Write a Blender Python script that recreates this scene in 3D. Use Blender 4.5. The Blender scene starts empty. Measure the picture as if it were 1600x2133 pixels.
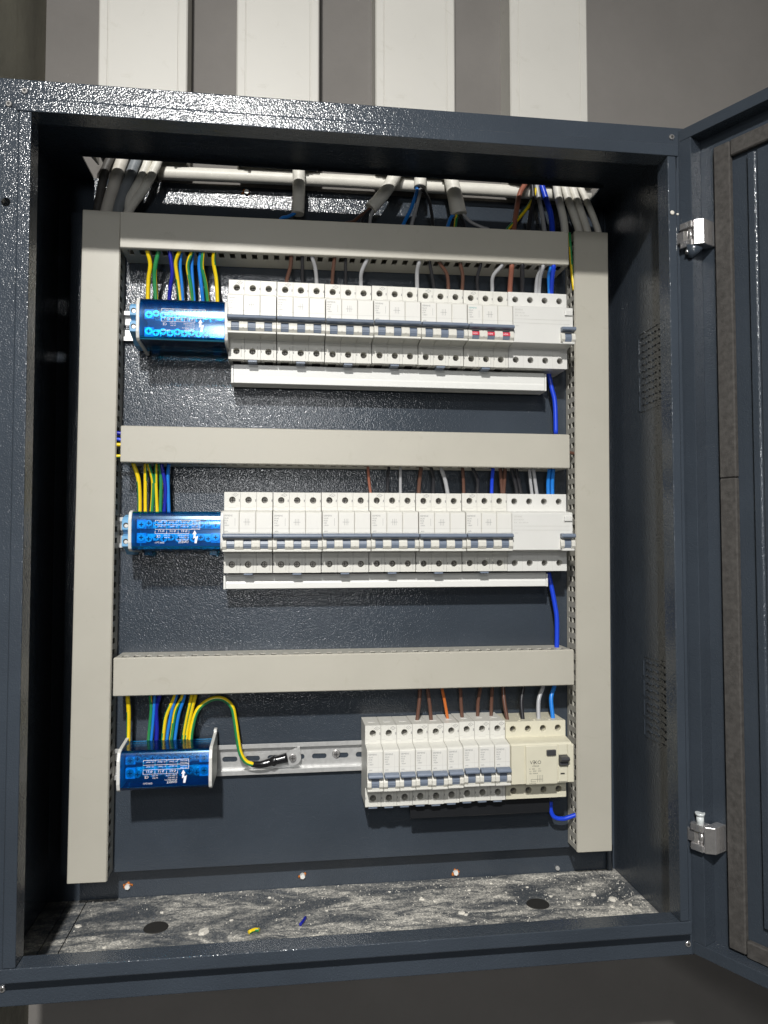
import bpy, bmesh, math, random
from mathutils import Vector, Matrix
random.seed(7)
S = 0.001                      # everything below is written in millimetres
scene = bpy.context.scene
C = scene.collection

# ------------------------------------------------------------------ camera
cam = bpy.data.cameras.new('camera')
cam.sensor_fit = 'VERTICAL'
cam.sensor_height = 24.0
cam.lens = 24.0 * 1579.7 / 2133.0
cam.clip_start = 0.01
cam.clip_end = 50
camo = bpy.data.objects.new('camera', cam)
C.objects.link(camo)
M3 = Matrix(((0.991502, -0.004273, -0.130021), (-0.130085, -0.041734, -0.990624), (-0.001194, 0.99912, -0.041935)))
camo.matrix_world = Matrix.Translation((0.2514, -0.7743, 0.4026)) @ M3.to_4x4()
scene.camera = camo

# ------------------------------------------------------------------ world, lamps, exposure
world = bpy.data.worlds.new('World')
scene.world = world
world.use_nodes = True
bg = world.node_tree.nodes['Background']
bg.inputs[0].default_value = (0.95, 0.97, 1.0, 1)
bg.inputs[1].default_value = 0.055

def lamp(name, loc, target, power, size, col, spread=180):
    l = bpy.data.lights.new(name, 'AREA')
    l.shape = 'DISK'
    l.size = size
    l.energy = power
    l.color = col
    l.spread = math.radians(spread)
    o = bpy.data.objects.new(name, l)
    C.objects.link(o)
    o.location = Vector(loc) * S
    d = (Vector(target) - Vector(loc))
    o.rotation_euler = d.to_track_quat('-Z', 'Y').to_euler()
    return o
lamp('room_lamp', (30, -1600, 1520), (340, 100, 0), 11.6, 0.075, (1.0, 0.982, 0.95), 86)
lamp('far_fill', (0, -2250, 1150), (320, 100, 200), 10, 0.22, (0.98, 0.99, 1.0))  # unseen fill, added to lift the shadowed parts
lamp('low_fill', (150, -2200, 520), (320, 100, 150), 5.5, 0.2, (0.98, 0.99, 1.0))  # unseen low fill, added to brighten the cables behind the top lip

scene.view_settings.view_transform = 'Standard'
scene.view_settings.look = 'None'
scene.view_settings.exposure = 0.0
scene.view_settings.gamma = 1.0
scene.view_settings.use_curve_mapping = False
scene.render.resolution_x = 768
scene.render.resolution_y = 1024

# ------------------------------------------------------------------ materials
def new_mat(name):
    m = bpy.data.materials.new(name)
    m.use_nodes = True
    nt = m.node_tree
    b = nt.nodes['Principled BSDF']
    return m, nt, b

def coords(nt):
    return nt.nodes.new('ShaderNodeTexCoord').outputs['Object']

def noise(nt, vec, scale, detail=2, rough=0.5, dist=0.0):
    n = nt.nodes.new('ShaderNodeTexNoise')
    n.inputs['Scale'].default_value = scale
    n.inputs['Detail'].default_value = detail
    n.inputs['Roughness'].default_value = rough
    n.inputs['Distortion'].default_value = dist
    nt.links.new(vec, n.inputs['Vector'])
    return n.outputs['Fac']

def ramp(nt, fac, stops):
    r = nt.nodes.new('ShaderNodeValToRGB')
    els = r.color_ramp.elements
    while len(els) < len(stops):
        els.new(0.5)
    for e, (p, c) in zip(els, stops):
        e.position = p
        e.color = (c[0], c[1], c[2], 1) if len(c) == 3 else c
    nt.links.new(fac, r.inputs['Fac'])
    return r.outputs['Color']

def bump(nt, b, h, strength, dist):
    n = nt.nodes.new('ShaderNodeBump')
    n.inputs['Strength'].default_value = strength
    n.inputs['Distance'].default_value = dist
    nt.links.new(h, n.inputs['Height'])
    nt.links.new(n.outputs['Normal'], b.inputs['Normal'])

def plastic(name, col, rough=0.45, var=0.06, scale=60, spec=0.5, fine=0.0, smudge=0.0):
    m, nt, b = new_mat(name)
    v = coords(nt)
    f = noise(nt, v, scale, 4, 0.6)
    c0 = tuple(c * (1 - var) for c in col)
    c1 = tuple(min(1, c * (1 + var)) for c in col)
    colr = ramp(nt, f, [(0.3, c0), (0.7, c1)])
    b.inputs['Roughness'].default_value = rough
    b.inputs['Specular IOR Level'].default_value = spec
    if smudge:                       # finger marks and scuffs
        k = 1 - smudge
        g = ramp(nt, noise(nt, v, 26, 5, 0.7, 1.5), [(0.60, (1, 1, 1)), (0.74, (k, k * 0.99, k * 0.96))])
        g2 = ramp(nt, noise(nt, v, 190, 3, 0.6), [(0.70, (1, 1, 1)), (0.80, (k, k, k))])
        for gg in (g, g2):
            mm = nt.nodes.new('ShaderNodeMix'); mm.data_type = 'RGBA'; mm.blend_type = 'MULTIPLY'
            mm.inputs['Factor'].default_value = 1
            nt.links.new(colr, mm.inputs['A']); nt.links.new(gg, mm.inputs['B'])
            colr = mm.outputs['Result']
        rr = nt.nodes.new('ShaderNodeMapRange')
        rr.inputs['To Min'].default_value = rough - 0.1
        rr.inputs['To Max'].default_value = rough + 0.18
        nt.links.new(f, rr.inputs['Value']); nt.links.new(rr.outputs[0], b.inputs['Roughness'])
    nt.links.new(colr, b.inputs['Base Color'])
    if fine:
        bump(nt, b, noise(nt, v, 900, 2), fine, 0.0004)
    return m

def metal(name, col, rough, bumpy=0.0, met=1.0):
    m, nt, b = new_mat(name)
    v = coords(nt)
    b.inputs['Metallic'].default_value = met
    f = noise(nt, v, 220, 3)
    nt.links.new(ramp(nt, f, [(0.3, tuple(c * 0.85 for c in col)), (0.7, col)]), b.inputs['Base Color'])
    b.inputs['Roughness'].default_value = rough
    if bumpy:
        bump(nt, b, noise(nt, v, 500, 2), bumpy, 0.0005)
    return m

PAINT_COL = (0.041, 0.051, 0.065)
def paint(name, dust=0.0, rough=0.17, strength=1.0, scale=680):
    """textured powder coat; dust > 0 lays pale plaster dust over it"""
    m, nt, b = new_mat(name)
    v = coords(nt)
    f = noise(nt, v, 9, 4, 0.6)
    col = ramp(nt, f, [(0.3, tuple(c * 0.9 for c in PAINT_COL)), (0.7, tuple(c * 1.12 for c in PAINT_COL))])
    b.inputs['Roughness'].default_value = rough
    vo = nt.nodes.new('ShaderNodeTexVoronoi')
    vo.feature = 'SMOOTH_F1'
    vo.inputs['Scale'].default_value = scale
    vo.inputs['Smoothness'].default_value = 0.6
    nt.links.new(v, vo.inputs['Vector'])
    inv = nt.nodes.new('ShaderNodeMath'); inv.operation = 'MULTIPLY_ADD'
    inv.inputs[1].default_value = -1.0
    nt.links.new(vo.outputs['Distance'], inv.inputs[0])
    nt.links.new(noise(nt, v, 150, 2), inv.inputs[2])
    h = inv.outputs[0]
    if dust:
        mp = nt.nodes.new('ShaderNodeMapping')
        mp.inputs['Scale'].default_value = (0.75, 1.7, 1)
        nt.links.new(v, mp.inputs['Vector'])
        big = noise(nt, mp.outputs['Vector'], 6.5, 4, 0.55, 2.2)
        mid = noise(nt, mp.outputs['Vector'], 30, 6, 0.7, 1.6)
        fine = noise(nt, v, 480, 3, 0.75)
        a = ramp(nt, big, [(0.38, (0.05, 0.05, 0.05)), (0.53, (1, 1, 1))])
        bb = ramp(nt, mid, [(0.38, (0.06, 0.06, 0.06)), (0.62, (1, 1, 1))])
        cc = ramp(nt, fine, [(0.38, (0.30, 0.30, 0.30)), (0.62, (1, 1, 1))])
        def mul(x, y):
            n = nt.nodes.new('ShaderNodeMix'); n.data_type = 'RGBA'; n.blend_type = 'MULTIPLY'
            n.inputs['Factor'].default_value = 1
            nt.links.new(x, n.inputs['A']); nt.links.new(y, n.inputs['B'])
            return n.outputs['Result']
        k = mul(mul(a, bb), cc)
        base = ramp(nt, fine, [(0.5, (0.02, 0.02, 0.02)), (0.72, (0.20, 0.20, 0.20))])
        ad = nt.nodes.new('ShaderNodeMix'); ad.data_type = 'RGBA'; ad.blend_type = 'ADD'
        ad.inputs['Factor'].default_value = 1
        nt.links.new(k, ad.inputs['A']); nt.links.new(base, ad.inputs['B'])
        mx = nt.nodes.new('ShaderNodeMix'); mx.data_type = 'RGBA'
        sc = nt.nodes.new('ShaderNodeMath'); sc.operation = 'MULTIPLY'; sc.use_clamp = True
        sc.inputs[1].default_value = dust
        nt.links.new(ad.outputs['Result'], sc.inputs[0])
        nt.links.new(sc.outputs[0], mx.inputs['Factor'])
        nt.links.new(col, mx.inputs['A'])
        mx.inputs['B'].default_value = (0.78, 0.745, 0.66, 1)
        col = mx.outputs['Result']
        rr = nt.nodes.new('ShaderNodeMapRange')
        rr.inputs['To Min'].default_value = 0.4
        rr.inputs['To Max'].default_value = 0.95
        nt.links.new(sc.outputs[0], rr.inputs['Value'])
        nt.links.new(rr.outputs[0], b.inputs['Roughness'])
    nt.links.new(col, b.inputs['Base Color'])
    bump(nt, b, h, strength, 0.00023)
    return m

MAT = {}
MAT['paint'] = paint('anthracite_powder_coat')
MAT['paint_in'] = paint('anthracite_powder_coat_inside', rough=0.15, strength=1.0)
MAT['paint_dusty'] = paint('dusty_floor_paint', dust=1.0)
MAT['duct'] = plastic('grey_beige_pvc', (0.435, 0.415, 0.355), 0.42, 0.03, 14, smudge=0.10)
MAT['duct_side'] = plastic('grey_pvc_slots', (0.43, 0.415, 0.365), 0.5, 0.04, 20)
MAT['trunk'] = plastic('cream_pvc_trunking', (0.585, 0.57, 0.525), 0.45, 0.03, 8, smudge=0.12)
MAT['white'] = plastic('warm_white_breaker_plastic', (0.64, 0.63, 0.58), 0.42, 0.02, 40)
MAT['white2'] = plastic('cool_white_plastic', (0.65, 0.645, 0.615), 0.40, 0.02, 40)
MAT['cream'] = plastic('aged_cream_plastic', (0.63, 0.60, 0.475), 0.42, 0.04, 30)
MAT['guard'] = plastic('guard_plastic', (0.60, 0.585, 0.53), 0.42)
MAT['label'] = plastic('label_white', (0.675, 0.665, 0.625), 0.35, 0.015, 50)
MAT['bluegrey'] = plastic('blue_grey_toggle', (0.15, 0.182, 0.24), 0.38, 0.05, 80)
MAT['darkgrey'] = plastic('charcoal_toggle', (0.045, 0.045, 0.05), 0.4, 0.05, 80)
MAT['red'] = plastic('red_flag', (0.55, 0.03, 0.06), 0.4)
MAT['ink'] = plastic('grey_print', (0.22, 0.22, 0.22), 0.6)
MAT['ink_light'] = plastic('pale_grey_print', (0.48, 0.47, 0.44), 0.6)
MAT['ink_teal'] = plastic('teal_print', (0.10, 0.36, 0.36), 0.6)
MAT['ink_white'] = plastic('white_print', (0.85, 0.86, 0.9), 0.5)
MAT['blackink'] = plastic('black_print', (0.03, 0.03, 0.03), 0.6)
MAT['hole'] = plastic('painted_recess_shade', (0.03, 0.028, 0.025), 0.7)  # dark colour painted in for the shade inside bores, slots and gaps
MAT['lightblue'] = plastic('pale_blue_terminal', (0.16, 0.38, 0.62), 0.45)
MAT['navyblock'] = plastic('blue_terminal_body', (0.34, 0.52, 0.68), 0.35)
MAT['cyan'] = plastic('bright_blue_terminal_pillar', (0.25, 0.60, 0.85), 0.3)
MAT['bar'] = plastic('white_busbar_cover', (0.72, 0.72, 0.69), 0.35, 0.02, 30)
MAT['foam'] = plastic('grey_brown_foam', (0.072, 0.068, 0.064), 0.95, 0.25, 180, 0.1, 0.8)
MAT['rubber'] = plastic('dull_black_rubber', (0.02, 0.019, 0.017), 0.7)
MAT['clearblack'] = plastic('smoky_black_plastic', (0.015, 0.016, 0.018), 0.12)
MAT['tape'] = plastic('glossy_black_tape', (0.012, 0.012, 0.013), 0.18)
MAT['zinc'] = metal('zinc_steel', (0.62, 0.62, 0.61), 0.40, 0.12, 0.55)
MAT['screw'] = metal('dull_screw_steel', (0.22, 0.21, 0.19), 0.45)
MAT['chrome'] = metal('polished_chrome', (0.86, 0.84, 0.83), 0.18, 0.0, 0.85)
MAT['nickel'] = metal('nickel_busbar', (0.85, 0.87, 0.88), 0.45)
MAT['rustorange'] = plastic('orange_sealant', (0.55, 0.17, 0.03), 0.8)
MAT['clear'] = plastic('milky_clear_plastic', (0.62, 0.66, 0.66), 0.2)
MAT['plaster'] = plastic('plaster_crumb', (0.66, 0.63, 0.56), 0.9, 0.1, 300)
WC = {'yellow': (0.85, 0.61, 0.01), 'green': (0.025, 0.24, 0.075), 'db': (0.012, 0.018, 0.33), 'rb': (0.010, 0.055, 0.62),
      'lb': (0.015, 0.20, 0.66), 'brown': (0.115, 0.055, 0.038), 'copper': (0.31, 0.115, 0.075), 'black': (0.022, 0.022, 0.026),
      'grey': (0.40, 0.405, 0.42), 'orange': (0.52, 0.14, 0.03)}
for k, c in WC.items():
    MAT['w_' + k] = plastic(k + '_wire_pvc', c, 0.33, 0.05, 120)
MAT['c_beige'] = plastic('beige_cable_sheath', (0.68, 0.64, 0.57), 0.5, 0.07, 60)
MAT['c_white'] = plastic('white_cable_sheath', (0.80, 0.775, 0.70), 0.45, 0.06, 60)
MAT['c_grey'] = plastic('grey_cable_sheath', (0.22, 0.24, 0.26), 0.5, 0.1, 60)
MAT['c_charcoal'] = plastic('charcoal_cable_sheath', (0.075, 0.07, 0.065), 0.55, 0.3, 90)

def wall_mat(name, c0, c1, s):
    m, nt, b = new_mat(name)
    v = coords(nt)
    f = noise(nt, v, s, 6, 0.65)
    nt.links.new(ramp(nt, f, [(0.3, c0), (0.7, c1)]), b.inputs['Base Color'])
    b.inputs['Roughness'].default_value = 0.85
    b.inputs['Specular IOR Level'].default_value = 0.2
    bump(nt, b, noise(nt, v, 70, 5, 0.6), 0.25, 0.002)
    return m
MAT['wall'] = wall_mat('grey_painted_plaster', (0.178, 0.168, 0.157), (0.215, 0.203, 0.190), 5)
MAT['wall_side'] = wall_mat('olive_grey_plaster', (0.27, 0.26, 0.215), (0.38, 0.365, 0.30), 7)

def tinted_cover():
    m = bpy.data.materials.new('clear_blue_cover')
    m.use_nodes = True
    nt = m.node_tree
    nt.nodes.remove(nt.nodes['Principled BSDF'])
    out = nt.nodes['Material Output']
    t = nt.nodes.new('ShaderNodeBsdfTransparent')
    t.inputs['Color'].default_value = (0.18, 0.755, 0.99, 1)
    d = nt.nodes.new('ShaderNodeBsdfDiffuse')
    d.inputs['Color'].default_value = (0.0, 0.16, 0.75, 1)
    g = nt.nodes.new('ShaderNodeBsdfGlossy')
    g.inputs['Roughness'].default_value = 0.13
    a = nt.nodes.new('ShaderNodeMixShader')
    a.inputs[0].default_value = 0.05
    nt.links.new(t.outputs[0], a.inputs[1]); nt.links.new(d.outputs[0], a.inputs[2])
    fr = nt.nodes.new('ShaderNodeFresnel')
    fr.inputs['IOR'].default_value = 1.5
    mx = nt.nodes.new('ShaderNodeMixShader')
    nt.links.new(fr.outputs[0], mx.inputs[0])
    nt.links.new(a.outputs[0], mx.inputs[1]); nt.links.new(g.outputs[0], mx.inputs[2])
    nt.links.new(mx.outputs[0], out.inputs['Surface'])
    return m
MAT['cover'] = tinted_cover()

# ------------------------------------------------------------------ mesh helpers
TEXT_CACHE = {}
def text_geo(s):
    if s not in TEXT_CACHE:
        cu = bpy.data.curves.new('print', 'FONT')
        cu.body = s
        cu.size = 1.0
        cu.resolution_u = 2
        o = bpy.data.objects.new('print', cu)
        C.objects.link(o)
        bpy.context.view_layer.update()
        me = bpy.data.meshes.new_from_object(o.evaluated_get(bpy.context.evaluated_depsgraph_get()))
        TEXT_CACHE[s] = ([tuple(v.co) for v in me.vertices], [tuple(p.vertices) for p in me.polygons])
        bpy.data.objects.remove(o)
        bpy.data.curves.remove(cu)
        bpy.data.meshes.remove(me)
    return TEXT_CACHE[s]

class MB:
    """collects shapes (in mm) for ONE mesh object"""
    def __init__(self):
        self.v, self.f, self.mi, self.sm = [], [], [], []
    def add(self, vs, fs, mi=0, smooth=False):
        o = len(self.v)
        self.v += [tuple(p) for p in vs]
        for f in fs:
            self.f.append(tuple(i + o for i in f)); self.mi.append(mi); self.sm.append(smooth)
        return self
    def box(self, x0, x1, y0, y1, z0, z1, mi=0):
        vs = [(x, y, z) for x in (x0, x1) for y in (y0, y1) for z in (z0, z1)]
        return self.add(vs, [(0, 1, 3, 2), (4, 6, 7, 5), (0, 4, 5, 1), (2, 3, 7, 6), (0, 2, 6, 4), (1, 5, 7, 3)], mi)
    def prism_x(self, prof, x0, x1, mi=0, skip=(), caps=True):
        """profile of (y, z) points, counter-clockwise seen from -x, run along x; skip = edges left open"""
        n = len(prof)
        vs = [(x0, y, z) for y, z in prof] + [(x1, y, z) for y, z in prof]
        fs = [(i, (i + 1) % n, n + (i + 1) % n, n + i) for i in range(n) if i not in skip]
        if caps:
            fs += [tuple(range(n - 1, -1, -1)), tuple(range(n, 2 * n))]
        return self.add(vs, fs, mi)
    def prism_z(self, prof, z0, z1, mi=0):
        n = len(prof)
        vs = [(x, y, z0) for x, y in prof] + [(x, y, z1) for x, y in prof]
        fs = [(i, (i + 1) % n, n + (i + 1) % n, n + i) for i in range(n)]
        fs += [tuple(range(n - 1, -1, -1)), tuple(range(n, 2 * n))]
        return self.add(vs, fs, mi)
    def prism_y(self, prof, y0, y1, mi=0):
        n = len(prof)
        vs = [(x, y0, z) for x, z in prof] + [(x, y1, z) for x, z in prof]
        fs = [(i, (i + 1) % n, n + (i + 1) % n, n + i) for i in range(n)]
        fs += [tuple(range(n - 1, -1, -1)), tuple(range(n, 2 * n))]
        return self.add(vs, fs, mi)
    def cyl(self, a, b, r0, r1=None, seg=16, mi=0, smooth=True, cap=True):
        a, b = Vector(a), Vector(b)
        r1 = r0 if r1 is None else r1
        d = (b - a).normalized()
        u = d.orthogonal().normalized()
        w = d.cross(u)
        vs = []
        for c, r in ((a, r0), (b, r1)):
            for i in range(seg):
                t = 2 * math.pi * i / seg
                vs.append(c + u * (r * math.cos(t)) + w * (r * math.sin(t)))
        self.add(vs, [(i, (i + 1) % seg, seg + (i + 1) % seg, seg + i) for i in range(seg)], mi, smooth)
        if cap:
            o = len(self.v) - 2 * seg
            self.f += [tuple(range(o + seg - 1, o - 1, -1)), tuple(range(o + seg, o + 2 * seg))]
            self.mi += [mi, mi]; self.sm += [False, False]
        return self
    def hole_cell(self, x0, x1, z0, z1, y, cx, cz, rx, depth, rz=None, seg=16, mi=0, straight=0.0):
        """flat rectangle facing -y with a round (or slotted) hole sunk to y + depth"""
        rz = rx if rz is None else rz
        ang = [2 * math.pi * i / seg for i in range(seg)]
        ang += [math.atan2(zz - cz, xx - cx) % (2 * math.pi) for xx in (x0, x1) for zz in (z0, z1)]
        ang = sorted(set(round(a, 5) for a in ang))
        n = len(ang)
        outer, inner = [], []
        for a in ang:
            c, s = math.cos(a), math.sin(a)
            ts = []
            if c > 1e-6: ts.append((x1 - cx) / c)
            if c < -1e-6: ts.append((x0 - cx) / c)
            if s > 1e-6: ts.append((z1 - cz) / s)
            if s < -1e-6: ts.append((z0 - cz) / s)
            t = min(ts)
            outer.append((cx + c * t, y, cz + s * t))
            inner.append((cx + c * rx + (straight if c > 1e-6 else -straight if c < -1e-6 else 0), y, cz + s * rz))
        deep = [(p[0], y + depth, p[2]) for p in inner]
        fs = []
        for i in range(n):
            j = (i + 1) % n
            fs.append((i, j, n + j, n + i))
            fs.append((n + i, n + j, 2 * n + j, 2 * n + i))
        return self.add(outer + inner + deep, fs, mi)
    def tube(self, pts, r, seg=10, sub=6, mi=0, stripe=None, twist=0.0, r_end=None, phase=0.0):
        P = [Vector(p) for p in pts]
        if len(P) > 2:
            Q = []
            for i in range(len(P) - 1):
                p0 = P[max(i - 1, 0)]; p1 = P[i]; p2 = P[i + 1]; p3 = P[min(i + 2, len(P) - 1)]
                for k in range(sub):
                    t = k / sub
                    Q.append(0.5 * ((2 * p1) + (p2 - p0) * t + (2 * p0 - 5 * p1 + 4 * p2 - p3) * t * t + (3 * p1 - p0 - 3 * p2 + p3) * t ** 3))
            Q.append(P[-1])
            P = Q
        n = len(P)
        o = len(self.v)
        up = Vector((0.0, -1.0, 0.01))
        tan0 = (P[1] - P[0]).normalized()
        u = (up - tan0 * up.dot(tan0)).normalized()
        for i in range(n):
            t = (P[min(i + 1, n - 1)] - P[max(i - 1, 0)]).normalized()
            u = (u - t * u.dot(t)).normalized()
            w = t.cross(u)
            rr = r if r_end is None else r + (r_end - r) * i / (n - 1)
            for k in range(seg):
                a = 2 * math.pi * k / seg + phase
                self.v.append(tuple(P[i] + u * (rr * math.cos(a)) + w * (rr * math.sin(a))))
        for i in range(n - 1):
            for k in range(seg):
                k2 = (k + 1) % seg
                self.f.append((o + i * seg + k, o + i * seg + k2, o + (i + 1) * seg + k2, o + (i + 1) * seg + k))
                m = mi
                if stripe is not None:
                    kk = (k + int(twist * i * seg / n)) % seg
                    m = 1 if kk in stripe else mi
                self.mi.append(m); self.sm.append(True)
        self.f += [tuple(range(o + seg - 1, o - 1, -1)), tuple(range(o + (n - 1) * seg, o + n * seg))]
        self.mi += [mi, mi]; self.sm += [False, False]
        return self
    def text(self, s, x, y, z, size, flip=False, mi=0, sx=1.0):
        vs, fs = text_geo(s)
        g = -1 if flip else 1
        return self.add([(x + g * a * size * sx, y, z + g * b * size) for a, b, c in vs], fs, mi)
    def line(self, x0, z0, x1, z1, y, w, mi=0):
        d = Vector((x1 - x0, 0, z1 - z0)).normalized() * (w / 2)
        n = Vector((-d.z, 0, d.x))
        a, b = Vector((x0, y, z0)), Vector((x1, y, z1))
        return self.add([a - n - d, b - n + d, b + n + d, a + n - d], [(0, 1, 2, 3)], mi)
    def xf(self, m):
        self.v = [tuple(m @ Vector(p)) for p in self.v]
        return self
    def mesh(self, name, bevel=0.0, bseg=1):
        me = bpy.data.meshes.new(name)
        me.from_pydata([(a * S, b * S, c * S) for a, b, c in self.v], [], self.f)
        me.polygons.foreach_set('material_index', self.mi)
        me.polygons.foreach_set('use_smooth', self.sm)
        bm = bmesh.new()
        bm.from_mesh(me)
        bmesh.ops.recalc_face_normals(bm, faces=bm.faces)
        if bevel:
            es = [e for e in bm.edges if len(e.link_faces) == 2 and e.calc_face_angle(0) > 0.5]
            bmesh.ops.bevel(bm, geom=es, offset=bevel * S, segments=bseg, profile=0.5, affect='EDGES', clamp_overlap=True)
        bm.to_mesh(me)
        bm.free()
        me.update()
        return me
    def build(self, name, mats, parent=None, bevel=0.0, bseg=1, loc=None):
        me = self.mesh(name, bevel, bseg)
        return put(name, me, mats, parent, loc)

def put(name, me, mats, parent=None, loc=None):
    if not isinstance(mats, (list, tuple)):
        mats = [mats]
    if not len(me.materials):
        for m in mats:
            me.materials.append(MAT[m])
    o = bpy.data.objects.new(name, me)
    C.objects.link(o)
    o.parent = parent
    if loc:
        o.location = Vector(loc) * S
    if name.endswith('print') or name in ('approval_mark', 'louvre_border'):
        o['kind'] = 'stuff'          # lettering too small to pick apart
    return o

def tag(o, label, cat, group=None, kind=None):
    if label: o['label'] = label
    if cat: o['category'] = cat
    if group: o['group'] = group
    if kind: o['kind'] = kind
    return o

def thing(name, label, cat, loc=(0, 0, 0), group=None):
    o = bpy.data.objects.new(name, None)
    o.empty_display_size = 0.01
    C.objects.link(o)
    o.location = Vector(loc) * S
    return tag(o, label, cat, group)

def copy_thing(root, label=None, group=None):
    r = root.copy()
    C.objects.link(r)
    if label: r['label'] = label
    if group: r['group'] = group
    for ch in root.children:
        c = ch.copy(); C.objects.link(c); c.parent = r
        for g in ch.children:
            d = g.copy(); C.objects.link(d); d.parent = c
    return r

ORD = ['first', 'second', 'third', 'fourth', 'fifth', 'sixth', 'seventh', 'eighth', 'ninth', 'tenth']

# ------------------------------------------------------------------ setting: the two walls of the room corner
YL, YF, YP, YB, YW = -54, -40, 132, 155, 160      # ridge front, flange, mounting plate, back panel, wall
w = MB().box(-36, 2600, YW, YW + 20, -1600, 2400).build('wall', 'wall'); tag(w, None, None, kind='structure')
w = MB().box(-56, -36, -2600, YW + 20, -1600, 2400).build('side_wall', 'wall_side'); tag(w, None, None, kind='structure')

# ------------------------------------------------------------------ the cabinet
X0, X1, Z0, Z1 = -18, 668, -11, 840            # outer box
LX0, LX1, LZ0, LZ1 = 18, 641, 29, 802          # opening inside the ridge
cab = thing('cabinet', 'open dark anthracite steel wall cabinet with its door swung wide', 'cabinet', (325, 60, Z0))
def cpart(name, mb, mat='paint', bevel=0.0, parent=None, bseg=1):
    o = mb.build(name, mat, None, bevel, bseg)
    p = parent or cab
    o.parent = p
    o.matrix_parent_inverse = Matrix.Translation(-cab.location) if parent is None else Matrix.Identity(4)
    return o
cpart('back_panel', MB().box(X0 + 2, X1 - 2, YB, YB + 2, Z0 + 2, Z1 + 1), 'paint_in')
cpart('side_panel', MB().box(X0, X0 + 2, YF + 2, YB + 2, Z0, Z1), 'paint_in')
right_panel = cpart('side_panel', MB().box(X1 - 2, X1, YF + 2, YB + 2, Z0, Z1), 'paint_in')
top = MB().box(X0 + 2, X1 - 2, YF + 2, 89, Z1 - 2, Z1)
top.box(X0 + 2, 24, 89, YB, Z1 - 2, Z1).box(634, X1 - 2, 89, YB, Z1 - 2, Z1)
cpart('top_panel', top, 'paint_in')
cpart('cutout_edge', MB().box(24, 634, 87.8, 89.6, Z1 - 6, Z1 + 2), 'paint_in')
# floor: an undertray with gland plates lying in it
cpart('floor_tray', MB().box(X0 + 2, X1 - 2, YF + 2, YB, Z0, Z0 + 1.2), 'hole')
for a, b in ((X0 + 2, 7), (8.2, 27.6), (28.6, 640), (641, X1 - 2)):
    cpart('floor_plate', MB().box(a, b, YF + 3, YB - 0.5, Z0 + 1.2, Z0 + 4), 'paint_dusty', 0.4)
ZFL = Z0 + 4
for x, y in ((117, 79), (539, 76)):
    cpart('blanking_plug', MB().cyl((x, y, ZFL), (x, y, ZFL + 0.7), 13, 12.4, 32), 'rubber')
# front flange, four members butted at the corners
cpart('flange', MB().box(X0, X1, YF, YF + 2, LZ1 + 10, Z1), 'paint', 0.9, bseg=2)
cpart('flange', MB().box(X0, X1, YF, YF + 2, Z0, LZ0 - 9), 'paint', 0.9, bseg=2)
fl = MB()
fl.box(X0, LX0 - 9, YF, YF + 2, LZ0 - 8.9, 700)
fl.box(X0, LX0 - 9, YF, YF + 2, 744, LZ1 + 9.9)
fl.hole_cell(X0, LX0 - 9, 700, 744, YF, -7.6, 721.4, 4.2, 6)
cpart('flange', fl, 'paint')
cpart('flange', MB().box(LX1 + 9, X1, YF, YF + 2, LZ0 - 8.9, LZ1 + 9.9), 'paint', 0.5)
# raised ridge round the opening with its inward return
def ridge_h(zl, sgn):
    m = MB()
    prof = [(YL, zl), (YL, zl + sgn * 12), (YL + 1.5, zl + sgn * 13.5), (YF + 0.6, zl + sgn * 14.5), (YF + 0.6, zl + sgn * 1.6), (YL + 22, zl + sgn * 1.6), (YL + 22, zl)]
    return m.prism_x(prof, LX0 - 13, LX1 + 12)
cpart('ridge', ridge_h(LZ1, 1), 'paint', 1.3, bseg=3)
cpart('ridge', ridge_h(LZ0, -1), 'paint', 1.3, bseg=3)
def ridge_v(xl, sgn, wd):
    prof = [(xl, YL + .4), (xl + sgn * wd, YL + .4), (xl + sgn * (wd + 1.5), YL + 2), (xl + sgn * (wd + 2), YF + 0.6), (xl + sgn * 1.6, YF + 0.6), (xl + sgn * 1.6, YL + 22.4), (xl, YL + 22.4)]
    return MB().prism_z(prof, LZ0 + 0.3, LZ1 - 0.3)
cpart('ridge', ridge_v(LX0, -1, 10.5), 'paint', 1.3, bseg=3)
cpart('ridge', ridge_v(LX1, 1, 8.5), 'paint', 1.3, bseg=3)
for x, z in ((7.5, 828.5), (-6.4, 815), (653.3, 829.4), (2.9, 5.1), (655.7, 0.1)):
    rv = cpart('rivet', MB().cyl((x, YF, z), (x, YF - 1.5, z), 3.4, 2.4, 18, cap=True), 'chrome')
    cpart('rivet_bore', MB().cyl((x, YF - 1.5, z), (x, YF - 1.7, z), 1.3, 1.3, 12), 'hole', parent=rv)
# dabs of pale sealant on the right ridge
cpart('sealant_dab', MB().cyl((645, YL, 742), (645, YL - 0.8, 742), 2.6, 1.6, 12), 'plaster')
cpart('sealant_dab', MB().cyl((651, YL + 1, 741), (651, YL - 0.2, 741), 1.4, 1.0, 10), 'plaster')
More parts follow.
